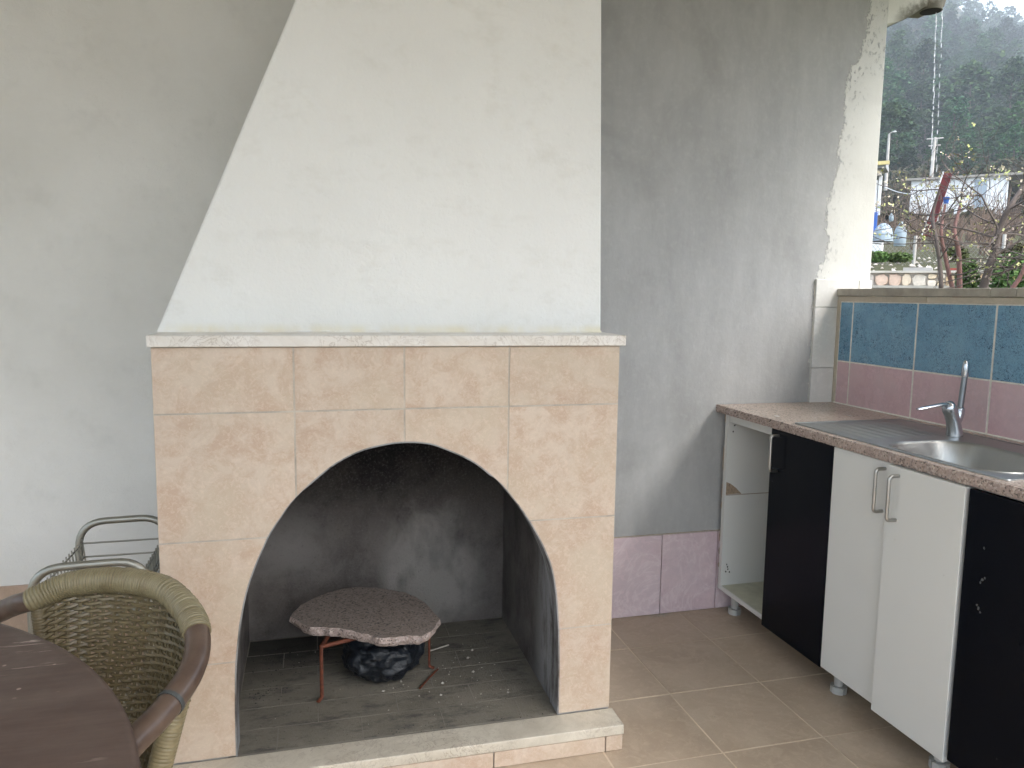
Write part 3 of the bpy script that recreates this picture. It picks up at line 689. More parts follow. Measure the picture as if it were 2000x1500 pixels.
# ================================================================== THINGS IN THE FIREPLACE
ZF = ZH
tv = thing('trivet', 'rusty iron trivet standing in the fireplace, carrying a broken granite slab', 'trivet')
ZT = .255
legs = [(-.833, .242), (-.489, .358), (-.735, .545)]
ctr = Vector((-.69, .38, 0))
for (lx, ly) in legs:
    o_v = (Vector((lx, ly, 0))-ctr).normalized()
    obj('leg', MB().tube(fillet([(lx+o_v.x*.016, ly+o_v.y*.016-.006, ZF+.006), (lx, ly, ZF+.010), (lx, ly, ZT-.004)], .008, 3), [.0065]*9, 8, flat=.6), MT['rust'], tv, smooth=True)
rg = []
for k in range(3): rg.append(Vector((legs[k][0], legs[k][1], ZT-.008)))
rb = MB()
for k in range(3): rb.tube([rg[k], (rg[k]+rg[(k+1) % 3])/2, rg[(k+1) % 3]], .0065, 8)
obj('top_frame', rb, MT['rust'], tv, smooth=True)
sb = [(-.925, .392), (-.893, .482), (-.85, .53), (-.806, .567), (-.76, .585), (-.718, .593), (-.641, .575), (-.60, .548), (-.551, .508), (-.52, .46), (-.496, .407), (-.470, .268), (-.508, .186), (-.542, .162),
      (-.58, .174), (-.62, .170), (-.664, .178), (-.69, .205), (-.724, .230), (-.76, .262), (-.797, .278), (-.83, .294), (-.865, .303)]
q = []
for i in range(len(sb)):
    a, b = sb[i], sb[(i+1) % len(sb)]
    for t in (0, .33, .66):
        jj = .0015 if t == 0 else .003
        q.append((a[0]+(b[0]-a[0])*t+rnd.uniform(-jj, jj), a[1]+(b[1]-a[1])*t+rnd.uniform(-jj, jj)))
n = len(q); cx_, cy_ = sum(p[0] for p in q)/n, sum(p[1] for p in q)/n
SL = MB(); vs = [(x, y, ZT+.031) for x, y in q]
mid = [(x+(x-cx_)*.012+rnd.uniform(-.004, .004), y+(y-cy_)*.012+rnd.uniform(-.004, .004), ZT+.016+rnd.uniform(-.004, .004)) for x, y in q]
bot = [(x+(cx_-x)*.04+rnd.uniform(-.004, .004), y+(cy_-y)*.04, ZT+.001) for x, y in q]
SL.add(vs+mid+bot, [tuple(range(n))], 0)
SL.f += [(i, n+i, n+(i+1)%n, (i+1)%n) for i in range(n)]+[(n+i, 2*n+i, 2*n+(i+1)%n, n+(i+1)%n) for i in range(n)]+[tuple(range(2*n, 3*n))[::-1]]
SL.mi += [1]*(2*n)+[0]
tag(obj('granite_slab', SL, [MT['granite_slab'], MT['granite_broken']]), 'broken-edged slab of speckled granite lying on the rusty trivet in the fireplace', 'stone slab')
# bag
import bmesh
bm = bmesh.new(); bmesh.ops.create_icosphere(bm, subdivisions=5, radius=1)
from mathutils import noise as mn
for v in bm.verts:
    p = v.co.copy(); r_ = 1+.16*mn.noise(p*2.1+Vector((3, 1, 2)))+.10*mn.noise(p*5)+.02*abs(mn.noise(p*8))
    r_ += -.07*abs(mn.noise(Vector((p.x*3, p.y*3, p.z*8))))
    z = p.z*r_; v.co = Vector((p.x*r_*.13, p.y*r_*.125, max(-.9, z)*.090))
    if z < -.5: v.co.x *= .97
bm.normal_update(); me = bpy.data.meshes.new('bag'); bm.to_mesh(me); bm.free(); me.materials.append(MT['bag']); me.polygons.foreach_set('use_smooth', [True]*len(me.polygons))
bo = link('plastic_bag', me); bo.location = (-.635, .362, ZF+.086); bo.rotation_euler.z = .3
tag(bo, 'crumpled black plastic bag stuffed under the granite slab in the fireplace', 'bag')
tag(obj('rusty_rod', MB().tube([(-.537, .236, .0805), (-.50, .292, .0815), (-.462, .346, .0805)], .003, 6), MT['rust'], smooth=True), 'short thin rusty rod lying on the fireplace floor right of the black bag', 'rod')
tag(obj('white_stick', MB().tube([(-.468, .480, .0805), (-.43, .492, .082), (-.398, .502, .084)], .0026, 6), MT['pale_crumb'], smooth=True), 'small thin white stick on the ash behind the right trivet leg', 'stick')
cr = MB(); cr2 = MB()
def crumb(mb, x, y, z, r_):
    vs = [(x+r_*rnd.uniform(.5, 1)*a, y+r_*rnd.uniform(.5, 1)*b, z+r_*.8*rnd.uniform(.4, 1)*c) for a, b, c in ((1,0,0),(-1,0,0),(0,1,0),(0,-1,0),(0,0,1),(0,0,-.3))]
    mb.add(vs, [(0,2,4),(2,1,4),(1,3,4),(3,0,4),(2,0,5),(1,2,5),(3,1,5),(0,3,5)])
for k in range(700):
    t = rnd.random()
    if t < .45: x, y = rnd.gauss(-.93, .08), rnd.gauss(.55, .06)
    elif t < .55: x, y = rnd.gauss(-1.0, .03), rnd.gauss(.33, .03)
    elif t < .75: x, y = rnd.gauss(-.42, .07), rnd.gauss(.42, .08)
    elif t < .85: x, y = rnd.uniform(-.7, -.17), rnd.gauss(.015, .01)
    else: x, y = rnd.uniform(-1.06, -.18), rnd.uniform(.02, .68)
    if not (-1.07 < x < -.17 and .005 < y < .69): continue
    crumb(cr, x, y, ZF, rnd.uniform(.001, .0045) if t < .55 else rnd.uniform(.0008, .003))
for k in range(90):
    x, y = (rnd.gauss(-.42, .1), rnd.gauss(.33, .1)) if k < 55 else (rnd.uniform(-1.05, -.18), rnd.uniform(.02, .65))
    if -1.07 < x < -.17 and .005 < y < .69: crumb(cr2, x, y, ZF, rnd.uniform(.001, .004) if k % 9 else .007)
for k in range(46):                                 # paint drips and grit on the floor tiles
    x, y = rnd.uniform(.05, .75), rnd.uniform(-.75, .7); crumb(cr2, x, y, .0005, rnd.uniform(.0008, .003))
for k in range(160):
    crumb(cr2, rnd.gauss(.53, .03), D-.012-abs(rnd.gauss(0, .014)), .0005, rnd.uniform(.001, .003))
obj('charcoal_crumbs', cr, MT['crumb'], kind='stuff'); obj('grit', cr2, MT['pale_crumb'], kind='stuff')

# ================================================================== TROLLEY, CHAIR, TABLE
tr = thing('wire_trolley', 'grey tubular trolley with wire basket standing between chair and white wall', 'trolley')
xa_, xb_ = -1.497, -1.262; zt_ = .643
def hoop(y, xa_, xb_, r_=.010):
    pts = fillet([(xa_-.004, y, .03), (xa_, y, zt_), (xb_, y, zt_+.004), (xb_, y, .03)], .075, 8)
    return obj('frame_hoop', MB().tube(pts, r_, 12), MT['trolley'], tr, smooth=True)
hoop(.345, xa_, xb_+.0); hoop(-.035, xa_-.004, xb_+.018)
wb = MB(); wr = .0022
def wl(a, b, r_=wr): wb.tube([a, b], r_, 5)
tz = .585; bz_ = .485; ia, ib, ja, jb = xa_+.012, xb_-.008, -.02, .333
for z in (tz, .545, .497): wl((ia, jb, z), (ib+.012, jb, z), .0028)
for z in (tz,): wl((ia, ja, z), (ib+.012, ja, z), .003)
for z, e in ((tz, 0), (.545, .004), (.497, .012)):
    wl((ia+e, ja, z), (ia+e, jb, z), .003); wl((ib-e, ja, z), (ib-e, jb, z), .003)
for k in range(15):
    y = ja+(jb-ja)*k/14
    wb.tube([(ia, y, tz+.012), (ia+.006, y, .53), (ia+.022, y, .49), (ia+.05, y, bz_), (ib-.05, y, bz_), (ib-.022, y, .49), (ib-.006, y, .53), (ib, y, tz+.012)], wr, 5)
for k in range(5):
    x = ia+.03+(ib-ia-.06)*k/4; wl((x, ja, bz_-.003), (x, jb, bz_-.003))
obj('wire_basket', wb, MT['trolley'], tr, smooth=True)
wb = MB()
for k in range(9): wl((ia, ja+(jb-ja)*k/8, .14), (ib, ja+(jb-ja)*k/8, .14))
wl((ia, ja, .14), (ia, jb, .14)); wl((ib, ja, .14), (ib, jb, .14))
obj('lower_shelf', wb, MT['trolley'], tr, smooth=True)

chair = thing('wicker_armchair', 'olive wicker tub chair with cane-wrapped back rail and bent brown arms behind the table', 'chair')
railpx = [(-60, 1222, .66), (0, 1195, .695), (30, 1182, .715), (58, 1173, .73), (130, 1143, .752), (200, 1133, .762), (260, 1135, .763), (320, 1150, .757), (360, 1185, .745), (382, 1225, .732), (386, 1265, .715), (374, 1310, .697), (343, 1360, .68), (300, 1410, .668), (262, 1448, .66), (215, 1500, .655)]
rail = [on(2, z, u, v) for u, v, z in railpx]
rs = catmull(rail, 16)
K = 16
wrap = rs[3*K:9*K+6]; armL = rs[:3*K+5]; armR = rs[9*K+1:]
obj('arm', MB().tube(armL, .0195, 16), MT['armwood'], chair, smooth=True); obj('arm', MB().tube(armR, .0205, 16), MT['armwood'], chair, smooth=True)
bi = 12*K+4 - (9*K+1)
obj('arm_band', MB().tube([armR[bi-1], armR[bi], armR[bi+1]], .0222, 16), MT['band'], chair, smooth=True)
# cane binding: ridge per turn
wd = []; tot = 0
dense = []
for a, b in zip(wrap[:-1], wrap[1:]):
    for t in range(8): dense.append(a+(b-a)*t/8)
Ls = [0]
for a, b in zip(dense[:-1], dense[1:]): Ls.append(Ls[-1]+(b-a).length)
pitch = .0056; NT = int(Ls[-1]/pitch); step = pitch/6
pp = []; rr = []; j = 0; s_ = 0
turnr = [rnd.uniform(-.0007, .0007) for _ in range(NT+3)]
while s_ < Ls[-1]:
    while j < len(Ls)-2 and Ls[j+1] < s_: j += 1
    t = (s_-Ls[j])/max(1e-9, Ls[j+1]-Ls[j]); p = dense[j]+(dense[j+1]-dense[j])*t
    ph = s_/pitch; base = .0203+.0016*min(1, s_/.06)
    pp.append(p); rr.append(base+turnr[int(ph)]+.0019*abs(math.sin(math.pi*ph))**.6); s_ += step
obj('cane_binding', MB().tube(pp, rr, 18), MT['cane'], chair, smooth=True)
# woven back
top0 = rs[3*K+6:10*K-1:1]
seatc = Vector((-1.30, -.74, 0))
def bottom(p):
    d_ = Vector((p.x, p.y, 0))-seatc; return Vector((seatc.x+d_.x*.58, seatc.y+d_.y*.62, .40))
Lt = [0]
for a, b in zip(top0[:-1], top0[1:]): Lt.append(Lt[-1]+(b-a).length)
def topat(s_):
    k = min(len(Lt)-2, max(0, int(np.searchsorted(Lt, s_))-1)); t = (s_-Lt[k])/max(1e-9, Lt[k+1]-Lt[k]); return top0[k]+(top0[k+1]-top0[k])*t
TL = Lt[-1]
def surf(s_, h, off=0):                              # h 0 top..1 bottom
    p = topat(s_); b = bottom(p); a = Vector((p.x, p.y, p.z-.018)); bul = Vector((p.x-seatc.x, p.y-seatc.y, 0)).normalized()
    return a+(b-a)*h + bul*(off+.008*math.sin(math.pi*min(h*1.3, 1)))
NS = 19
wv = MB()
for k in range(NS+1):
    s_ = TL*k/NS; wv.tube([surf(s_, h/8) for h in range(9)], .0034, 5)
obj('back_stakes', wv, MT['weave'], chair, smooth=True)
wv = MB(); NR = 52
for r_ in range(NR):
    pts = []; dirn = 1 if r_ % 2 else -1; M_ = NS*6
    h0 = (r_+.5)/NR; jit = rnd.uniform(-.003, .003)
    for k in range(M_+1):
        s_ = TL*k/M_; ph = k/6*math.pi
        pts.append(surf(s_, h0+jit*math.sin(k*.13+r_)+.0012*dirn*math.sin(ph*1.0), -.0048*dirn*math.cos(ph)))
    wv.tube(pts, .0037, 5)
for r_ in range(2):                                  # twined border under the rail
    pts = [surf(TL*k/(NS*6), .012+.010*math.sin(k/6*math.pi+r_*math.pi), .006*math.cos(k/6*math.pi+r_*math.pi)+.004) for k in range(NS*6+1)]
    wv.tube(pts, .0038, 6)
wo_ = obj('woven_back', wv, MT['weave'], chair, smooth=True); wo_['kind'] = 'stuff'
# seat, legs
st_ = MB(); NQ = 40
sr = [Vector((seatc.x+math.cos(a)*.235, seatc.y+math.sin(a)*.235, .40)) for a in [2*math.pi*k/NQ for k in range(NQ)]]
st_.tube(sr, .016, 10, closed=True)
st_.add([tuple(p) for p in sr], [tuple(range(NQ))]); obj('seat', st_, MT['weave'], chair, smooth=True)
def wleg(a, b, mt='cane', r0=.0175):
    a = Vector(a); b = Vector(b); L = (b-a).length; N_ = int(L/.0015); pp = []; rr = []
    for k in range(N_+1):
        pp.append(a+(b-a)*k/N_); rr.append(r0+.0016*abs(math.sin(math.pi*k*.0015/.0056))**.6)
    return obj('leg', MB().tube(pp, rr, 14), MT[mt], chair, smooth=True)
la = on(2, .675, 352, 1348); lb = on(1, la.y-.02, 312, 1500); lb = la+(lb-la)*(la.z/(la.z-lb.z)*.995)
wleg(la, lb)
l2 = rs[3*K+4]; wleg(l2-Vector((0, 0, .02)), (l2.x+.05, l2.y-.05, .004), 'weave', .011)
wleg(armR[-1]-Vector((0, 0, .01)), (armR[-1].x-.02, armR[-1].y-.12, .004)); wleg(armL[0]-Vector((0, 0, .01)), (armL[0].x-.06, armL[0].y-.30, .004))

tb = thing('round_table', 'round dark brown wooden table with worn scratched top at the lower left', 'table')
TZ = .75
cpx = [(0, 1213), (60, 1228), (130, 1262), (215, 1340), (262, 1420), (278, 1500)]
P2 = [on(2, TZ, u, v) for u, v in cpx]
Am = np.array([[p.x, p.y, 1] for p in P2]); bv = np.array([-(p.x**2+p.y**2) for p in P2]); sol = np.linalg.lstsq(Am, bv, rcond=None)[0]
tcx, tcy = -sol[0]/2, -sol[1]/2; tR = math.sqrt(tcx**2+tcy**2-sol[2])
pl = MB(); NB = 6
ang = math.radians(-8)
obj('tabletop', MB().lathe([(tR-.012, -.030), (tR-.002, -.024), (tR, -.012), (tR-.001, -.005), (tR-.005, -.0015), (tR-.012, 0)], (tcx, tcy, TZ), 128), MT['table'], tb, smooth=True)
obj('apron', MB().lathe([(tR-.09, -.10), (tR-.09, -.031)], (tcx, tcy, TZ), 64), MT['table'], tb)
for k in range(4):
    a = math.pi/4+k*math.pi/2; x, y = tcx+(tR-.13)*math.cos(a), tcy+(tR-.13)*math.sin(a)
    obj('leg', MB().box((x-.025, y-.025, 0), (x+.025, y+.025, TZ-.031)), MT['table'], tb, bevel=.003)

# ================================================================== OUTSIDE
def gmat(name, stops, sc, rough=.95, bst=.5, bd=.05):
    M = Mat(name, rough, spec=.1); n = M.noise(sc, 6, .65); M.col(M.ramp(n, *stops)).bump(M.noise(sc*6, 4), bst, bd); return M.m
MT['soil'] = gmat('garden_soil', ((.3, (.10, .085, .055)), (.5, (.07, .085, .035)), (.7, (.15, .13, .09))), 1.2)
MT['hill'] = gmat('hill_ground', ((.3, (.07, .055, .035)), (.55, (.06, .06, .03)), (.75, (.11, .09, .06))), .12)
struct(obj('ground', MB().box((-1400, -1400, -.5), (1400, 1400, -.13)), MT['soil']))
prof = [(7.8, -.13), (8.32, -.13), (8.33, 1.40), (8.9, 1.44), (12, 1.78), (16, 2.2), (25, 3.1), (40, 4.55), (60, 6.6), (80, 10.4), (100, 14.6)]
def crest(s_): return 128-.75*(s_-9) if s_ > -60 else 128+.75*69+.15*(-60-s_)
def hz(d, s_):
    if d <= 100: z = float(np.interp(d, [p[0] for p in prof], [p[1] for p in prof]))
    elif d <= 450: t = (d-100)/350; z = 14.6+(min(max(crest(s_*450/d), 40), 190)-14.6)*(t**1.12)
    else: z = min(max(crest(s_*450/d), 40), 190)-(d-450)*.25
    if d > 14: z += (mn.noise(Vector((d*.02, s_*.02, 1)))*.03+mn.noise(Vector((d*.08, s_*.08, 5)))*.008)*min(d, 450)*min(1, (d-14)/40)
    return z
ds = [7.8, 8.32, 8.33, 8.6, 8.9, 10, 12, 14, 16, 20, 25, 32, 40, 50, 60, 70, 80, 90, 100]+[100+350*k/40 for k in range(1, 41)]+[470, 500, 560, 640]
az = [math.tan(math.radians(-50+100*k/110)) for k in range(111)]
hb_ = MB(); vs = [gp(d, d*a, hz(d, d*a)) for d in ds for a in az]; na = len(az)
hb_.add(vs, [(i*na+j, i*na+j+1, (i+1)*na+j+1, (i+1)*na+j) for i in range(len(ds)-1) for j in range(na-1)])
struct(obj('hillside', hb_, MT['hill'], smooth=True))
def P(u, v, d, dz=0): p = at(u, v, d); p.z += dz; return p
# --- stone retaining wall
sw = thing('stone_retaining_wall', 'garden retaining wall of irregular cream and ochre stones beyond the bare tree', 'wall')
MT['wallmortar'] = simple('wall_mortar', (.36, .33, .29), .95, var=.2, sc=10, bst=.4)
def wbox(d0, d1, s0, s1, z0, z1, mb):
    vs = [gp(d, s_, z) for z in (z0, z1) for d, s_ in ((d0, s0), (d0, s1), (d1, s1), (d1, s0))]
    mb.add(vs, [(0,3,2,1),(4,5,6,7),(0,1,5,4),(1,2,6,5),(2,3,7,6),(3,0,4,7)]); return mb
obj('wall_core', wbox(8.03, 8.31, -3.2, 3.4, -.2, 1.555, MB()), MT['wallmortar'], sw)
obj('coping', wbox(7.99, 8.33, -3.2, 3.4, 1.5552, 1.575, MB()), simple('coping', (.42, .40, .35), .9, sc=6), sw)
obj('lower_wall_core', wbox(7.62, 8.02, -3.2, 3.4, -.2, 1.41, MB()), MT['wallmortar'], sw)
obj('lower_coping', wbox(7.59, 8.02, -3.2, 3.4, 1.4105, 1.432, MB()), simple('lower_coping', (.44, .41, .36), .9, sc=6), sw)
stc = [(.55, .47, .36), (.50, .42, .30), (.46, .42, .36), (.58, .53, .45), (.50, .37, .22), (.50, .40, .28), (.42, .38, .34), (.50, .38, .30), (.60, .50, .34)]
stm = [simple('cream_stone', c_, .9, var=.25, sc=14, bst=.5, bd=.01) for c_ in stc]
def stone_rows(dface, z0, z1, s0, s1):
    z = z0
    while z < z1-.03:
        h_ = min(rnd.uniform(.10, .14), z1-z); 
        if z1-(z+h_) < .04: h_ = z1-z
        s_ = s0+rnd.uniform(-.05, 0)
        while s_ < s1:
            wd_ = rnd.uniform(.055, .13)
            hh = h_ if rnd.random() > .4 else h_*.55
            parts = [(z, z+h_)] if hh == h_ else [(z, z+hh), (z+hh, z+h_)]
            for za, zb_ in parts:
                g = .003; c0, c1 = (s_+s_+wd_)/2, (za+zb_)/2; n_ = rnd.randint(9, 11); pol = []
                for k in range(n_):
                    a = 2*math.pi*(k+rnd.uniform(-.35, .35))/n_; ca, sa = math.cos(a), math.sin(a); e = 4.5
                    rr_ = (abs(ca)**e+abs(sa)**e)**(-1/e)*rnd.uniform(.86, 1.06)
                    pol.append((c0+ca*rr_*(wd_/2-g), c1+sa*rr_*((zb_-za)/2-g)))
                t = rnd.uniform(.012, .03)
                vs = [gp(dface+.02, a, b) for a, b in pol]+[gp(dface-t*.6, a, b) for a, b in pol]+[gp(dface-t, c0+(a-c0)*.88, c1+(b-c1)*.88) for a, b in pol]
                fs = [(i, (i+1)%n_, (i+1)%n_+n_, i+n_) for i in range(n_)]+[(n_+i, n_+(i+1)%n_, (i+1)%n_+2*n_, i+2*n_) for i in range(n_)]+[tuple(range(2*n_, 3*n_))]
                obj('stone', MB().add(vs, fs), rnd.choice(stm), sw)
            s_ += wd_
        z += h_
stone_rows(8.03, 1.425, 1.553, -1.25, 1.3)
rnd.seed(12)
for _ in range(1): pass
stone_rows(7.62, 1.10, 1.408, -1.25, 1.3)
# --- leaf/twig builders (numpy for big ones)
def quads(name, C, A_, B_, mat, parent=None, kind=None):
    n = len(C); v = np.empty((n, 4, 3)); v[:, 0] = C-A_-B_; v[:, 1] = C+A_-B_; v[:, 2] = C+A_+B_; v[:, 3] = C-A_+B_
    me = bpy.data.meshes.new(name); me.vertices.add(n*4); me.vertices.foreach_set('co', v.ravel())
    me.loops.add(n*4); me.loops.foreach_set('vertex_index', np.arange(n*4)); me.polygons.add(n)
    me.polygons.foreach_set('loop_start', np.arange(n)*4); me.update(calc_edges=True)
    for m_ in (mat if isinstance(mat, list) else [mat]): me.materials.append(m_)
    if isinstance(mat, list): me.polygons.foreach_set('material_index', nr.integers(0, len(mat), n))
    if parent == 'mesh': return me
    o = link(name, me, parent)
    if kind: o['kind'] = kind
    return o
def rvec(n):
    a = nr.normal(size=(n, 3)); return a/np.linalg.norm(a, axis=1)[:, None]
def leafset(C, size, flat=.4):
    n = len(C); A_ = rvec(n); A_[:, 2] *= flat; A_ /= np.linalg.norm(A_, axis=1)[:, None]; B_ = np.cross(A_, rvec(n)); B_ /= np.linalg.norm(B_, axis=1)[:, None]
    s = np.asarray(size).reshape(-1, 1)*np.ones((n, 1)); return C, A_*s, B_*s*.6
def fol(name, c1, c2, sc=.4):
    M = Mat(name, .8, spec=.15); n = M.noise(sc, 4); r = M.rand()
    c = M.mix(M.ramp(n, (.35, 0), (.65, 1)), c1, c2); v = M.n('ShaderNodeHueSaturation'); M.L(M.math('ADD', M.math('MULTIPLY', r, 1.0), .5), v.inputs['Value']); M.L(M.math('ADD', M.math('MULTIPLY', r, .05), .475), v.inputs['Hue']); M.L(c, v.inputs['Color'])
    M.col(v.outputs[0]); return M.m
MT['pine'] = fol('pine_foliage', (.016, .050, .018), (.038, .080, .022), .12); MT['pine_l'] = fol('pine_foliage_light', (.034, .082, .024), (.066, .108, .030), .12)
MT['bark'] = simple('pine_bark', (.09, .07, .055), .95, sc=3, bst=.3, bd=.02)
MT['twig'] = simple('dark_bark', (.105, .083, .072), .9, var=.35, sc=20, bst=.3)
MT['redstem'] = simple('reddish_bark', (.19, .095, .08), .75, var=.3, sc=20, bst=.3)
MT['bud'] = fol('pale_buds', (.38, .40, .13), (.48, .46, .22), 9); MT['blossom'] = fol('cream_buds', (.42, .34, .27), (.50, .43, .34), 9)
MT['bush'] = fol('green_leaves', (.08, .16, .045), (.13, .22, .07), 5); MT['scrub'] = simple('brown_twigs', (.125, .088, .066), .95, var=.4, sc=.6, bst=0)
MT['scrub_g'] = fol('scrub_leaves', (.055, .065, .022), (.095, .095, .040), .4)
# --- pines on the mountain
def pine_mesh(seed, h, wdt, nclump, shape):
    g = np.random.default_rng(seed); Cs = []
    for k in range(nclump):
        t = g.uniform(.0, 1)**.9; zz = h*(.22+.76*t)
        if shape == 0: rad = wdt*(1-t)**.7*.55+wdt*.06
        else: rad = wdt*.5*math.sqrt(max(.03, 1-(2*(t-.42))**2*.95))
        a = g.uniform(0, 6.28); rr_ = rad*g.uniform(.35, 1)**.5
        c_ = np.array([math.cos(a)*rr_, math.sin(a)*rr_, zz]); m_ = 30
        Cs.append(c_+g.normal(size=(m_, 3))*np.array([wdt*.085, wdt*.085, h*.017]))
    Cc = np.concatenate(Cs); C, A_, B_ = leafset(Cc, g.uniform(.09, .19, len(Cc))*wdt/4.5, .35)
    return C, A_, B_
pv = []
for k, (h, wd_, nc, sh) in enumerate(((10, 5.2, 60, 0), (9, 5.8, 66, 1), (11.5, 5.0, 64, 0), (8, 6.2, 64, 1), (12, 6, 70, 1))):
    C, A_, B_ = pine_mesh(20+k, h, wd_, nc, sh)
    crown = quads('crown', C, A_, B_, [MT['pine'], MT['pine'], MT['pine'], MT['pine_l']], 'mesh')
    tk = MB(); tk.tube([(0, 0, -.8), (.1, 0, h*.3), (.05, .1, h*.6), (0, 0, h*.93)], [.2, .16, .11, .03], 6)
    for b_ in range(7):
        zz = h*(.3+.08*b_); a = b_*2.3; tk.tube([(0.05, 0, zz), (math.cos(a)*wd_*.3, math.sin(a)*wd_*.3, zz+.5)], [.06, .02], 4)
    pv.append((crown, tk.mesh('trunk', MT['bark']), (C, A_, B_)))
frnd = random.Random(5); cand = []
d = 88.0
while d < 455:
    sp_ = 5.2+d*.006
    s_ = -.34*d
    while s_ < .34*d:
        dd = d+frnd.uniform(-2, 2); ss = s_+frnd.uniform(-2, 2); cand.append((dd, ss)); s_ += sp_*frnd.uniform(.75, 1.3)
    d += sp_*1.05
vis = sorted([c_ for c_ in cand if abs(c_[1]/c_[0]) < .125 and frnd.random() < .93])
near = vis[:290]; nset = set(near)
LBL = 'dark green pine tree growing on the wooded mountainside beyond the brown scrub'
for i, (dd, ss) in enumerate(near):
    k = frnd.randrange(5); sc_ = frnd.uniform(.6, 1.25)*(.55+.45*min(1, (dd-80)/60))
    loc = gp(dd, ss, hz(dd, ss))
    if i < 90:
        r0 = thing('pine_tree', LBL, 'tree', 'pines on the mountainside', loc); link('crown', pv[k][0], r0); link('trunk', pv[k][1], r0)
    else:
        r0 = link('pine_tree', pv[k][0]); r0.location = loc; tag(r0, LBL, 'tree', 'pines on the mountainside')
    r0.rotation_euler.z = frnd.uniform(0, 6.28); r0.scale = (sc_*frnd.uniform(.85, 1.15), sc_, sc_*frnd.uniform(.85, 1.2))
cc, aa, bb = [], [], []
for (dd, ss) in cand:
    if (dd, ss) in nset: continue
    C, A_, B_ = pv[frnd.randrange(5)][2]; out_ = abs(ss/dd) > .14; n_ = (60 if dd > 160 else 160) if out_ else int(min(len(C), max(330, 1100-dd*2.4))); idx = nr.choice(len(C), n_, replace=False)
    sc_ = frnd.uniform(.7, 1.25); lo = np.array(gp(dd, ss, hz(dd, ss)))
    cc.append(C[idx]*sc_+lo); f_ = sc_*(2.6 if out_ and dd > 160 else 1.5 if dd < 160 else 1.9); aa.append(A_[idx]*f_); bb.append(B_[idx]*f_*1.15)
quads('far_pine_forest', np.concatenate(cc), np.concatenate(aa), np.concatenate(bb), [MT['pine'], MT['pine'], MT['pine_l']], None, 'stuff')
# --- brown scrub on the slope, and low green-brown bushes
sc_b = MB(); sg = []
for k in range(560):
    dd = frnd.uniform(14, 92)**1; ss = frnd.uniform(-.16, .16)*dd
    if 57 < dd < 62.5 and -2.6 < ss < 4.5: continue
    base = gp(dd, ss, hz(dd, ss)); hgt = frnd.uniform(.7, 1.9)*(1+dd*.008)*(.5 if dd < 24 else 1)
    if 30 < dd <= 60 and abs(ss) < 6.5: hgt *= .28
    elif dd <= 30: hgt *= .7
    for t in range(15):
        a = frnd.uniform(0, 6.28); r1 = frnd.uniform(.1, .45)*hgt; h1 = hgt*frnd.uniform(.6, 1.1); th = .006+dd*.00022
        p1 = base+Vector((math.cos(a)*r1*.4, math.sin(a)*r1*.4, h1*.5)); p2 = base+Vector((math.cos(a)*r1, math.sin(a)*r1, h1))
        sc_b.tube([base+Vector((math.cos(a)*.1, math.sin(a)*.1, -.1)), p1, p2], [th, th*.8, th*.3], 3, cap=False)
    if dd > 45 and frnd.random() < (.35 if dd < 62 else .75):
        m_ = 130; sg.append(np.array(base)+nr.normal(size=(m_, 3))*np.array([hgt*.42, hgt*.42, hgt*.28])+np.array([0, 0, hgt*.55]))
obj('brown_scrub', sc_b, MT['scrub'], kind='stuff')
C = np.concatenate(sg); quads('green_undergrowth', *leafset(C, nr.uniform(.10, .24, len(C))), MT['scrub_g'], None, 'stuff')
# --- white shed far off
sh_d = 60; c0 = P(1776, 408, sh_d); c1 = P(1966, 405, sh_d); t0 = P(1776, 350, sh_d); t1 = P(1966, 350, sh_d)
s0 = (c0-CAMPOS).dot(SR); s1 = (c1-CAMPOS).dot(SR); zb_ = c0.z-1.0; zt2 = t0.z
shd = thing('white_shed', 'long low white shed with a dark roof edge in the distance behind the bare trees', 'shed')
M = Mat('white_sheet_metal', .5, spec=.3); M.col(M.mix(M.ramp(M.noise(.8, 5), (.4, 0), (.8, 1)), (.82, .83, .84), (.72, .72, .72))); MT['sheet'] = M.m
obj('wall', wbox(60, 62.3, s0, s1, zb_, zt2-.12, MB()), MT['sheet'], shd)
wm = MB(); k = 0; s_ = s0+.1
while s_ < s1-.05: wbox(59.95, 60.01, s_, s_+.09, zb_, zt2-.14, wm); s_ += .27
obj('wall_ribs', wm, MT['sheet'], shd)
obj('roof', wbox(59.75, 62.6, s0-.35, s1+1.9, zt2-.12, zt2+.02, MB()), simple('grey_roof', (.30, .28, .25), .8, sc=2, bst=0), shd)
obj('doorway', wbox(59.93, 60.02, s1-1.9, s1-1.2, zb_, zt2-.3, MB()), simple('bluish_panel', (.30, .36, .42), .6, bst=0), shd)
# --- poles
MT['concrete'] = simple('pale_concrete', (.42, .40, .37), .9, sc=3, bst=0)
lp = thing('street_lamp', 'slim pale street lamp on a pole left of the falling water', 'street lamp')
a = P(1732, 335, 70); b = P(1736.5, 262, 70); a.z -= 1.5
obj('pole', MB().tube([a, b], [.13, .09], 8), MT['concrete'], lp, smooth=True)
c_ = P(1744, 257.5, 70); obj('arm', MB().tube([b, (b+c_)/2+Vector((0, 0, .05)), c_], .04, 6), MT['concrete'], lp, smooth=True)
e_ = P(1751, 257, 70); obj('lamp_head', MB().tube([c_, (c_+e_)/2, e_], [.08, .17, .08], 8, flat=.5), MT['lam_white'], lp, smooth=True)
up_ = thing('utility_pole', 'tall pale concrete utility pole rising behind the falling water', 'utility pole')
a = P(1818, 350, 66); b = P(1826.5, 268, 66); a.z -= 1
obj('pole', MB().tube([a, b], [.15, .09], 8), MT['concrete'], up_, smooth=True)
ca = MB(); 
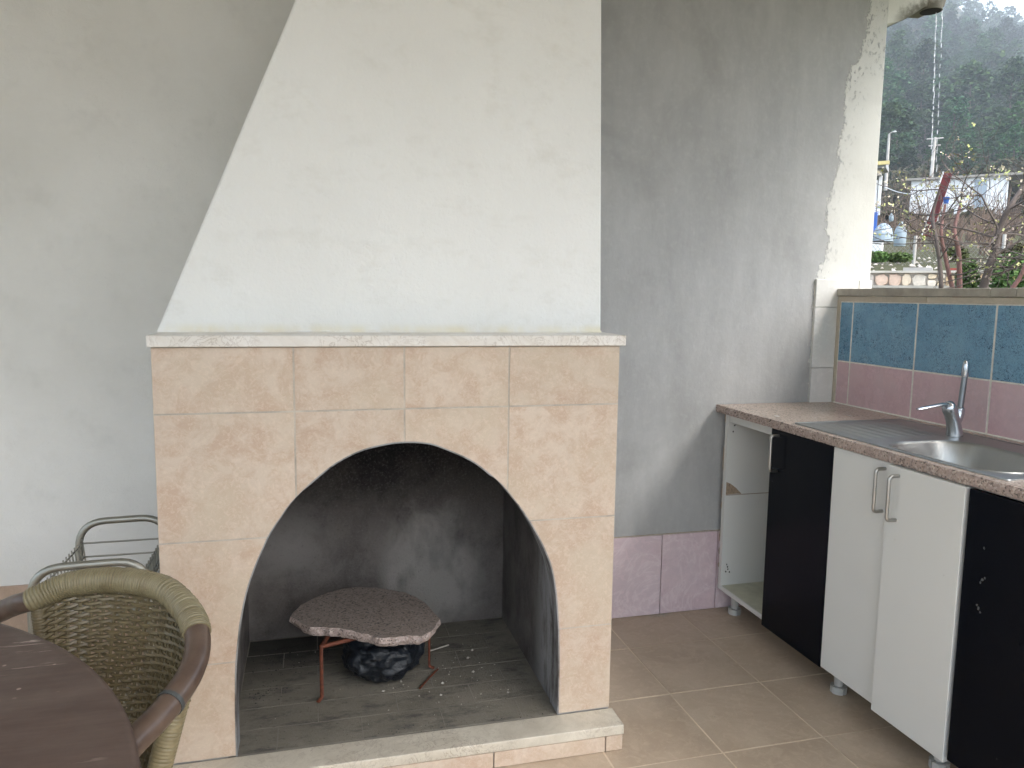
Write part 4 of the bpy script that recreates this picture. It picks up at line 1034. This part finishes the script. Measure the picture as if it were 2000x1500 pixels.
for dz, l_ in ((.0, .55), (-.5, .4)):
    ca.tube([b+SR*(-l_)+Vector((0, 0, dz-.1)), b+SR*l_+Vector((0, 0, dz-.1))], .05, 4)
obj('cross_arm', ca, MT['concrete'], up_)
# --- small shed / porch at the left
gs = thing('garden_shelter', 'white-posted garden shelter with yellow roof edge and blue lower panel beside the terrace wall', 'shelter')
dS = 14
MT['yellow'] = simple('yellow_trim', (.62, .52, .24), .7, bst=0, sc=4); MT['bluep'] = simple('blue_paint', (.035, .12, .42), .55, bst=0, sc=4); MT['whitep'] = simple('white_paint', (.70, .71, .72), .6, bst=0, sc=4, var=.06)
l0 = (P(1640, 322, dS)-CAMPOS).dot(SR); l1 = (P(1740, 326, dS)-CAMPOS).dot(SR); zr = P(1730, 325, dS).z
obj('roof_edge', wbox(dS-.35, dS-.3, l0, l1, zr-.02, zr+.035, MB()), MT['yellow'], gs)
obj('roof', wbox(dS-.3, dS+.3, l0, l1-.05, zr-.06, zr+.02, MB()), simple('shelter_roof', (.32, .33, .34), .7, bst=0), gs)
obj('lintel', wbox(dS-.2, dS-.1, l0, l1-.12, zr-.16, zr-.062, MB()), MT['concrete'], gs)
hgr = 1.6
def vpost(u0, v0, u1, v1, wd_, mat, nm):
    a = P(u0, v0, dS-.1); b = P(u1, v1, dS-.1); s_ = (a-CAMPOS).dot(SR)
    obj(nm, wbox(dS-.1, dS-.04, s_-wd_/2, s_+wd_/2, b.z, a.z, MB()), mat, gs)
vpost(1720, 343, 1714, 420, .045, MT['whitep'], 'post'); vpost(1711, 352, 1707, 418, .05, MT['whitep'], 'post')
sp0 = (P(1700, 440, dS)-CAMPOS).dot(SR); spt = (P(1714, 440, dS)-CAMPOS).dot(SR)
obj('blue_panel', wbox(dS-.2, dS-.11, sp0-.6, spt, P(1707, 469, dS).z, P(1707, 417, dS).z, MB()), MT['bluep'], gs)
obj('white_base', wbox(dS-.4, dS-.21, sp0-.6, (P(1728, 480, dS)-CAMPOS).dot(SR), hz(dS, -1)-.2, P(1707, 468, dS).z, MB()), MT['whitep'], gs, bevel=.02)
# --- clothes line
a = P(1722, 362, 13.8); b = P(1855, 366, 9.6); pts = [a.lerp(b, k/12)+Vector((0, 0, -.10*math.sin(math.pi*k/12))) for k in range(13)]
tag(obj('clothes_line', MB().tube(pts, .006, 5), MT['whitep']), 'thin white line sagging from the shelter to the leaning red trough', 'line')
# --- leaning red trough
tgh = thing('leaning_trough', 'dark red trough with white edges leaning steeply in the garden', 'trough')
dT = 9.5; a = P(1851, 337, dT); b = P(1812, 452, dT); a = a+(a-b)*.0; b = b-(a-b)*.08; ax_ = (a-b).normalized(); sd = SR.copy(); sd = (sd-ax_*sd.dot(ax_)).normalized(); nm_ = ax_.cross(sd)
MT['redm'] = simple('dark_red_paint', (.135, .020, .022), .6, var=.4, sc=9, bst=.2)
def plank(o0, o1, n0, n1, mat, nm, par):
    vs = [q_+sd*o+nm_*n for q_ in (b, a) for o, n in ((o0, n0), (o1, n0), (o1, n1), (o0, n1))]
    obj(nm, MB().add(vs, [(0,3,2,1),(4,5,6,7),(0,1,5,4),(1,2,6,5),(2,3,7,6),(3,0,4,7)]), mat, par, bevel=.003)
plank(-.034, .034, .01, .03, MT['redm'], 'trough_bed', tgh); plank(-.048, -.035, -.03, .03, MT['whitep'], 'edge_rail', tgh); plank(.035, .048, -.03, .03, MT['redm'], 'edge_rail', tgh)
b_ = P(1848, 392, 9.3); tag(obj('blue_bucket', MB().lathe([(.022, -.03), (.030, .03), (.033, .032), (.033, .036), (.027, .034)], b_, 14), MT['bluep'], smooth=True), 'small bright blue bucket hanging in the tree beside the red trough', 'bucket')
# --- greenhouse cover, bottle, red bricks
MT['film'] = simple('pale_plastic_film', (.25, .31, .35), .3, sc=6, bst=.4, bd=.02)
def dome(u, v, d, rx, rz, nm, lb, cat):
    p = P(u, v, d); mb = MB(); N_ = 14; vs = []
    for i in range(7):
        t = i/6*math.pi/2
        for k in range(N_):
            a = 2*math.pi*k/N_; j = 1+rnd.uniform(-.08, .08); vs.append((p.x+rx*math.cos(t)*math.cos(a)*j, p.y+rx*math.cos(t)*math.sin(a)*j, p.z+rz*math.sin(t)))
    mb.add(vs, [(i*N_+k, i*N_+(k+1)%N_, (i+1)*N_+(k+1)%N_, (i+1)*N_+k) for i in range(6) for k in range(N_)]); tag(obj(nm, mb, MT['film'], smooth=True), lb, cat)
dome(1724, 472, 12.6, .15, .27, 'plastic_cover', 'pale domed plastic cover in the garden beside the blue panel', 'plant cover')
p = P(1758, 466, 11.5); tag(obj('water_jug', MB().lathe([(.07, -.10), (.075, -.08), (.075, .10), (.05, .16), (.022, .19), (.022, .22)], p, 14), MT['film'], smooth=True), 'pale blue upright water jug standing by the fence behind the blossom twigs', 'jug')
p = P(1741, 425, 11.6); tag(obj('hanging_bottle', MB().lathe([(.022, -.05), (.03, -.03), (.03, .02), (.01, .05), (.01, .06)], p, 10), MT['film'], smooth=True), 'small greenish plastic bottle hanging on the wire fence', 'bottle')
rbk = thing('roof_tile_stack', 'small stack of red roof tiles on the garden wall left of the dark trunk', 'tile stack')
p = P(1880, 507, 8.6)
for k in range(5):
    wbx = MB(); s_ = (p-CAMPOS).dot(SR); wbox(8.5, 8.7, s_-.13+.006*(k % 2), s_+.13-.008*(k % 3), 1.505+k*.022+.002, 1.505+(k+1)*.022, wbx)
    obj('roof_tile', wbx, simple('red_clay', (.33, .075, .05), .8, var=.3, sc=20), rbk)
p = P(1795, 500, 8.8); s_ = (p-CAMPOS).dot(SR)
tag(obj('concrete_block', wbox(8.7, 8.9, s_-.13, s_+.13, 1.45, 1.63, MB()), MT['concrete']), 'low grey concrete block on top of the stone garden wall', 'block')
# --- chain-link fence
cf = thing('chain_link_fence', 'sagging chain-link fence across the garden behind the trees', 'fence')
fm = MB(); df = 12.2; zb2, zt3 = 1.75, 2.12; s_ = -1.6
def fz(s_): return zt3 - (.05 if s_ < 0 else .22)*0 - (0 if s_ < 0 else .1)
while s_ < 1.6:
    H = fz(s_)-zb2
    for sg_ in (1, -1):
        a = gp(df, s_, zb2); b = gp(df, s_+sg_*H*.8, fz(s_)); fm.tube([a, b], .0022, 3, cap=False)
    s_ += .055
obj('wire_mesh', fm, MT['trolley'], cf)
for s_ in (-1.6, -.55, .5, 1.55): obj('post', MB().tube([gp(df, s_, 1.5), gp(df, s_, 2.2)], .022, 8), MT['concrete'], cf, smooth=True)
obj('top_wire', MB().tube([gp(df, -1.6, 2.12), gp(df, -.5, 2.1), gp(df, .5, 2.02), gp(df, 1.6, 2.02)], .004, 5), MT['trolley'], cf)
# --- low garden plants above the stone wall
def shrub(u, v, d, rx, rz, n, size, mats, nm, lb, cat='shrub', base=None):
    p = P(u, v, d); C = nr.normal(size=(n, 3)); C /= np.linalg.norm(C, axis=1)[:, None]; C *= nr.uniform(.3, 1, (n, 1))**.6
    C = C*np.array([rx, rx, rz])+np.array(p); C = C[C[:, 2] > p.z-rz*.9]
    root = thing(nm, lb, cat, loc=(p.x, p.y, p.z-rz)); C = C-np.array([p.x, p.y, p.z-rz])
    quads('foliage', *leafset(C, nr.uniform(size*.6, size*1.3, len(C))), mats, root)
    st = MB()
    for k in range(6): a = k*1.05; st.tube([(0, 0, 0), (math.cos(a)*rx*.3, math.sin(a)*rx*.3, rz*.8), (math.cos(a)*rx*.7, math.sin(a)*rx*.7, rz*1.5)], .006, 4)
    obj('stems', st, MT['twig'], root)
shrub(1890, 545, 7.3, .085, .17, 1100, .012, MT['bush'], 'shrub', 'small round green shrub before the stone wall, between the reddish and dark trunks')
shrub(1975, 545, 7.3, .16, .22, 2300, .014, MT['bush'], 'shrub', 'larger green shrub before the stone wall at the right frame edge')
shrub(1712, 502, 8.7, .13, .06, 900, .014, MT['bush'], 'garden_plant', 'low leafy green plants on the wall top beside the terrace wall', 'plant')
shrub(1755, 503, 8.9, .14, .05, 800, .014, MT['bush'], 'garden_plant', 'low green plants on the wall top left of the grey block', 'plant')
shrub(1990, 495, 9.5, .16, .10, 900, .016, MT['scrub_g'], 'garden_plant', 'yellowish green plant behind the wall at the right frame edge', 'plant')
shrub(1870, 497, 9.8, .12, .09, 600, .016, MT['scrub_g'], 'garden_plant', 'yellowish green plant behind the red roof tiles', 'plant')
# pale rocks / junk on the terrace behind the wall
rkc = MB()
for k in range(260):
    dd = frnd.uniform(8.8, 13.5); ss = frnd.uniform(-.11, .11)*dd; r_ = frnd.uniform(.015, .05); z = hz(dd, ss)
    q_ = gp(dd, ss, z+r_*.3)
    vs = [(q_.x+r_*a*frnd.uniform(.6, 1.2), q_.y+r_*b*frnd.uniform(.6, 1.2), q_.z+r_*.7*c_*frnd.uniform(.6, 1.2)) for a, b, c_ in ((1,0,0),(-1,0,0),(0,1,0),(0,-1,0),(0,0,1),(0,0,-1))]
    rkc.add(vs, [(0,2,4),(2,1,4),(1,3,4),(3,0,4),(2,0,5),(1,2,5),(3,1,5),(0,3,5)])
obj('garden_rubble', rkc, simple('pale_rubble', (.42, .38, .33), .9, var=.4, sc=5), kind='stuff')

# --- bare fruit trees
tr_r = random.Random(31)
def tree(name, label, stems, mat, nbr, depth=3, budp=.5, spread=1.0):
    root = thing(name, label, 'tree', loc=tuple(stems[0][0][0]))
    org = Vector(root.location); tk = MB(); tw = MB(); buds = []
    def branch(p, dr_, L, r_, lev, mb):
        pts = [p]; q_ = p.copy(); d_ = dr_.normalized(); n_ = 5
        for k in range(n_):
            d_ = (d_+Vector((tr_r.gauss(0, .17), tr_r.gauss(0, .17), tr_r.gauss(.015, .14)))).normalized(); q_ = q_+d_*L/n_; pts.append(q_.copy())
        mb.tube([x_-org for x_ in pts], [max(.0011, r_*(1-.6*k/n_)) for k in range(n_+1)], 5 if lev < 2 else 4, cap=False)
        if lev >= 2:
            for k in range(2, n_+1):
                if tr_r.random() < budp: buds.append((pts[k], tr_r.uniform(.5, 1.2)))
        if lev < depth:
            for k in range(tr_r.randint(3, 4)):
                i_ = tr_r.randint(1, n_); side = Vector((tr_r.gauss(0, 1), tr_r.gauss(0, 1), tr_r.gauss(.1, .6))).normalized()
                branch(pts[i_], d_*.6+side*.85, L*tr_r.uniform(.45, .75), r_*.5, lev+1, tw)
    for pts, r0, r1 in stems:
        sp_ = catmull(pts, 4); n_ = len(sp_); tk.tube([x_-org for x_ in sp_], [r0+(r1-r0)*k/(n_-1) for k in range(n_)], 8)
        for k in range(nbr):
            i_ = int(n_*tr_r.uniform(.35, 1)); i_ = min(i_, n_-1)
            az_ = tr_r.uniform(0, 6.28); dr_ = SR*math.cos(az_)*spread*1.3+E45*math.sin(az_)*.5+Vector((0, 0, tr_r.uniform(-.12, .6)))
            branch(sp_[i_], dr_, tr_r.uniform(.28, .52)*spread, r1*.62, 1, tw)
    obj('trunk', tk, mat, root, smooth=True); obj('branches', tw, MT['twig'], root, smooth=True)
    C = []
    for p, s_ in buds:
        for k in range(tr_r.randint(3, 7)): C.append(np.array(p-org)+nr.normal(size=3)*.011)
    if C:
        C = np.array(C); quads('buds', *leafset(C, nr.uniform(.004, .0095, len(C)), 1), [MT['bud'], MT['blossom']], root, 'stuff')
    return root
dA = 5.4
def st(lst, d, r0, r1):
    pts = [P(u, v, d+dd) for u, v, dd in lst]; f = pts[0].copy(); f.z = -.13; return ([f, pts[0]-Vector((0, 0, .15))]+pts, r0, r1)
tree('fruit_tree', 'budding bare fruit tree with several thin dark and reddish stems, left of the dark trunk',
     [st([(1838, 565, 0), (1836, 520, 0), (1829, 470, 0), (1822, 420, .1), (1835, 370, .1)], dA, .019, .007)], MT['twig'], 9, 3, .16, 1.0)
tree('fruit_tree', 'bare fruit tree with two smooth reddish stems forking low behind the parapet',
     [st([(1868, 600, 0), (1857, 550, 0), (1846, 500, 0), (1838, 455, 0), (1846, 400, .1)], dA+.2, .019, .008), st([(1872, 600, 0), (1874, 550, 0), (1872, 490, 0), (1864, 450, 0), (1876, 400, .1)], dA+.25, .023, .009)], MT['redstem'], 5, 3, .16, .9)
tree('fruit_tree', 'bare fruit tree with one thick dark trunk leaning right near the frame edge',
     [st([(1920, 565, 0), (1930, 530, 0), (1942, 490, 0), (1955, 440, 0), (1975, 400, 0), (2010, 350, .1)], dA+.1, .030, .012)], MT['twig'], 12, 3, .06, 1.0)
tree('fruit_tree', 'small bare sapling with slanting stem at the right frame edge',
     [st([(1972, 575, 0), (1990, 545, 0), (2003, 515, 0), (2015, 460, 0)], dA-.3, .018, .008)], MT['redstem'], 4, 2, .08, .7)
# --- falling rain water from the spout
wt = MB()
def dropcol(u0, v0, u1, v1, n, sc0):
    yb = D+.03
    for k in range(n):
        t = (k/n)**.9; v = v0+(v1-v0)*t; u = u0+(u1-u0)*t+rnd.uniform(-1.2, 1.2); p = on(1, yb, u, v)
        L = rnd.uniform(.008, .019) if k > 2 else .035; r_ = rnd.uniform(.0016, .0027)*sc0
        wt.tube([p+Vector((0, 0, L)), p+Vector((rnd.uniform(-.001, .001), 0, L*.5)), p, p-Vector((0, 0, L*.8)), p-Vector((0, 0, L))], [r_*.2, r_*.8, r_, r_*.9, r_*.15], 7)
dropcol(1829, 28, 1818, 345, 24, 1.0); dropcol(1841, 20, 1828, 345, 17, .75)
M = Mat('rain_water', .05, spec=.5); M.col((.95, .97, 1.0)); M.b.inputs['Transmission Weight'].default_value = .55; M.b.inputs['IOR'].default_value = 1.33
obj('falling_water', wt, M.m, smooth=True, kind='stuff')
# --- haze
M_ = bpy.data.materials.new('haze'); M_.use_nodes = True; hn = M_.node_tree; hn.nodes.clear()
ho = hn.nodes.new('ShaderNodeOutputMaterial'); hv = hn.nodes.new('ShaderNodeVolumePrincipled'); hv.inputs['Density'].default_value = .0012; hv.inputs['Color'].default_value = (.84, .91, 1, 1); hv.inputs['Anisotropy'].default_value = .1
hn.links.new(hv.outputs[0], ho.inputs['Volume'])
hzb = obj('haze', MB().box((-1450, -1450, -1.5), (1450, 1450, 215)), M_, kind='stuff')
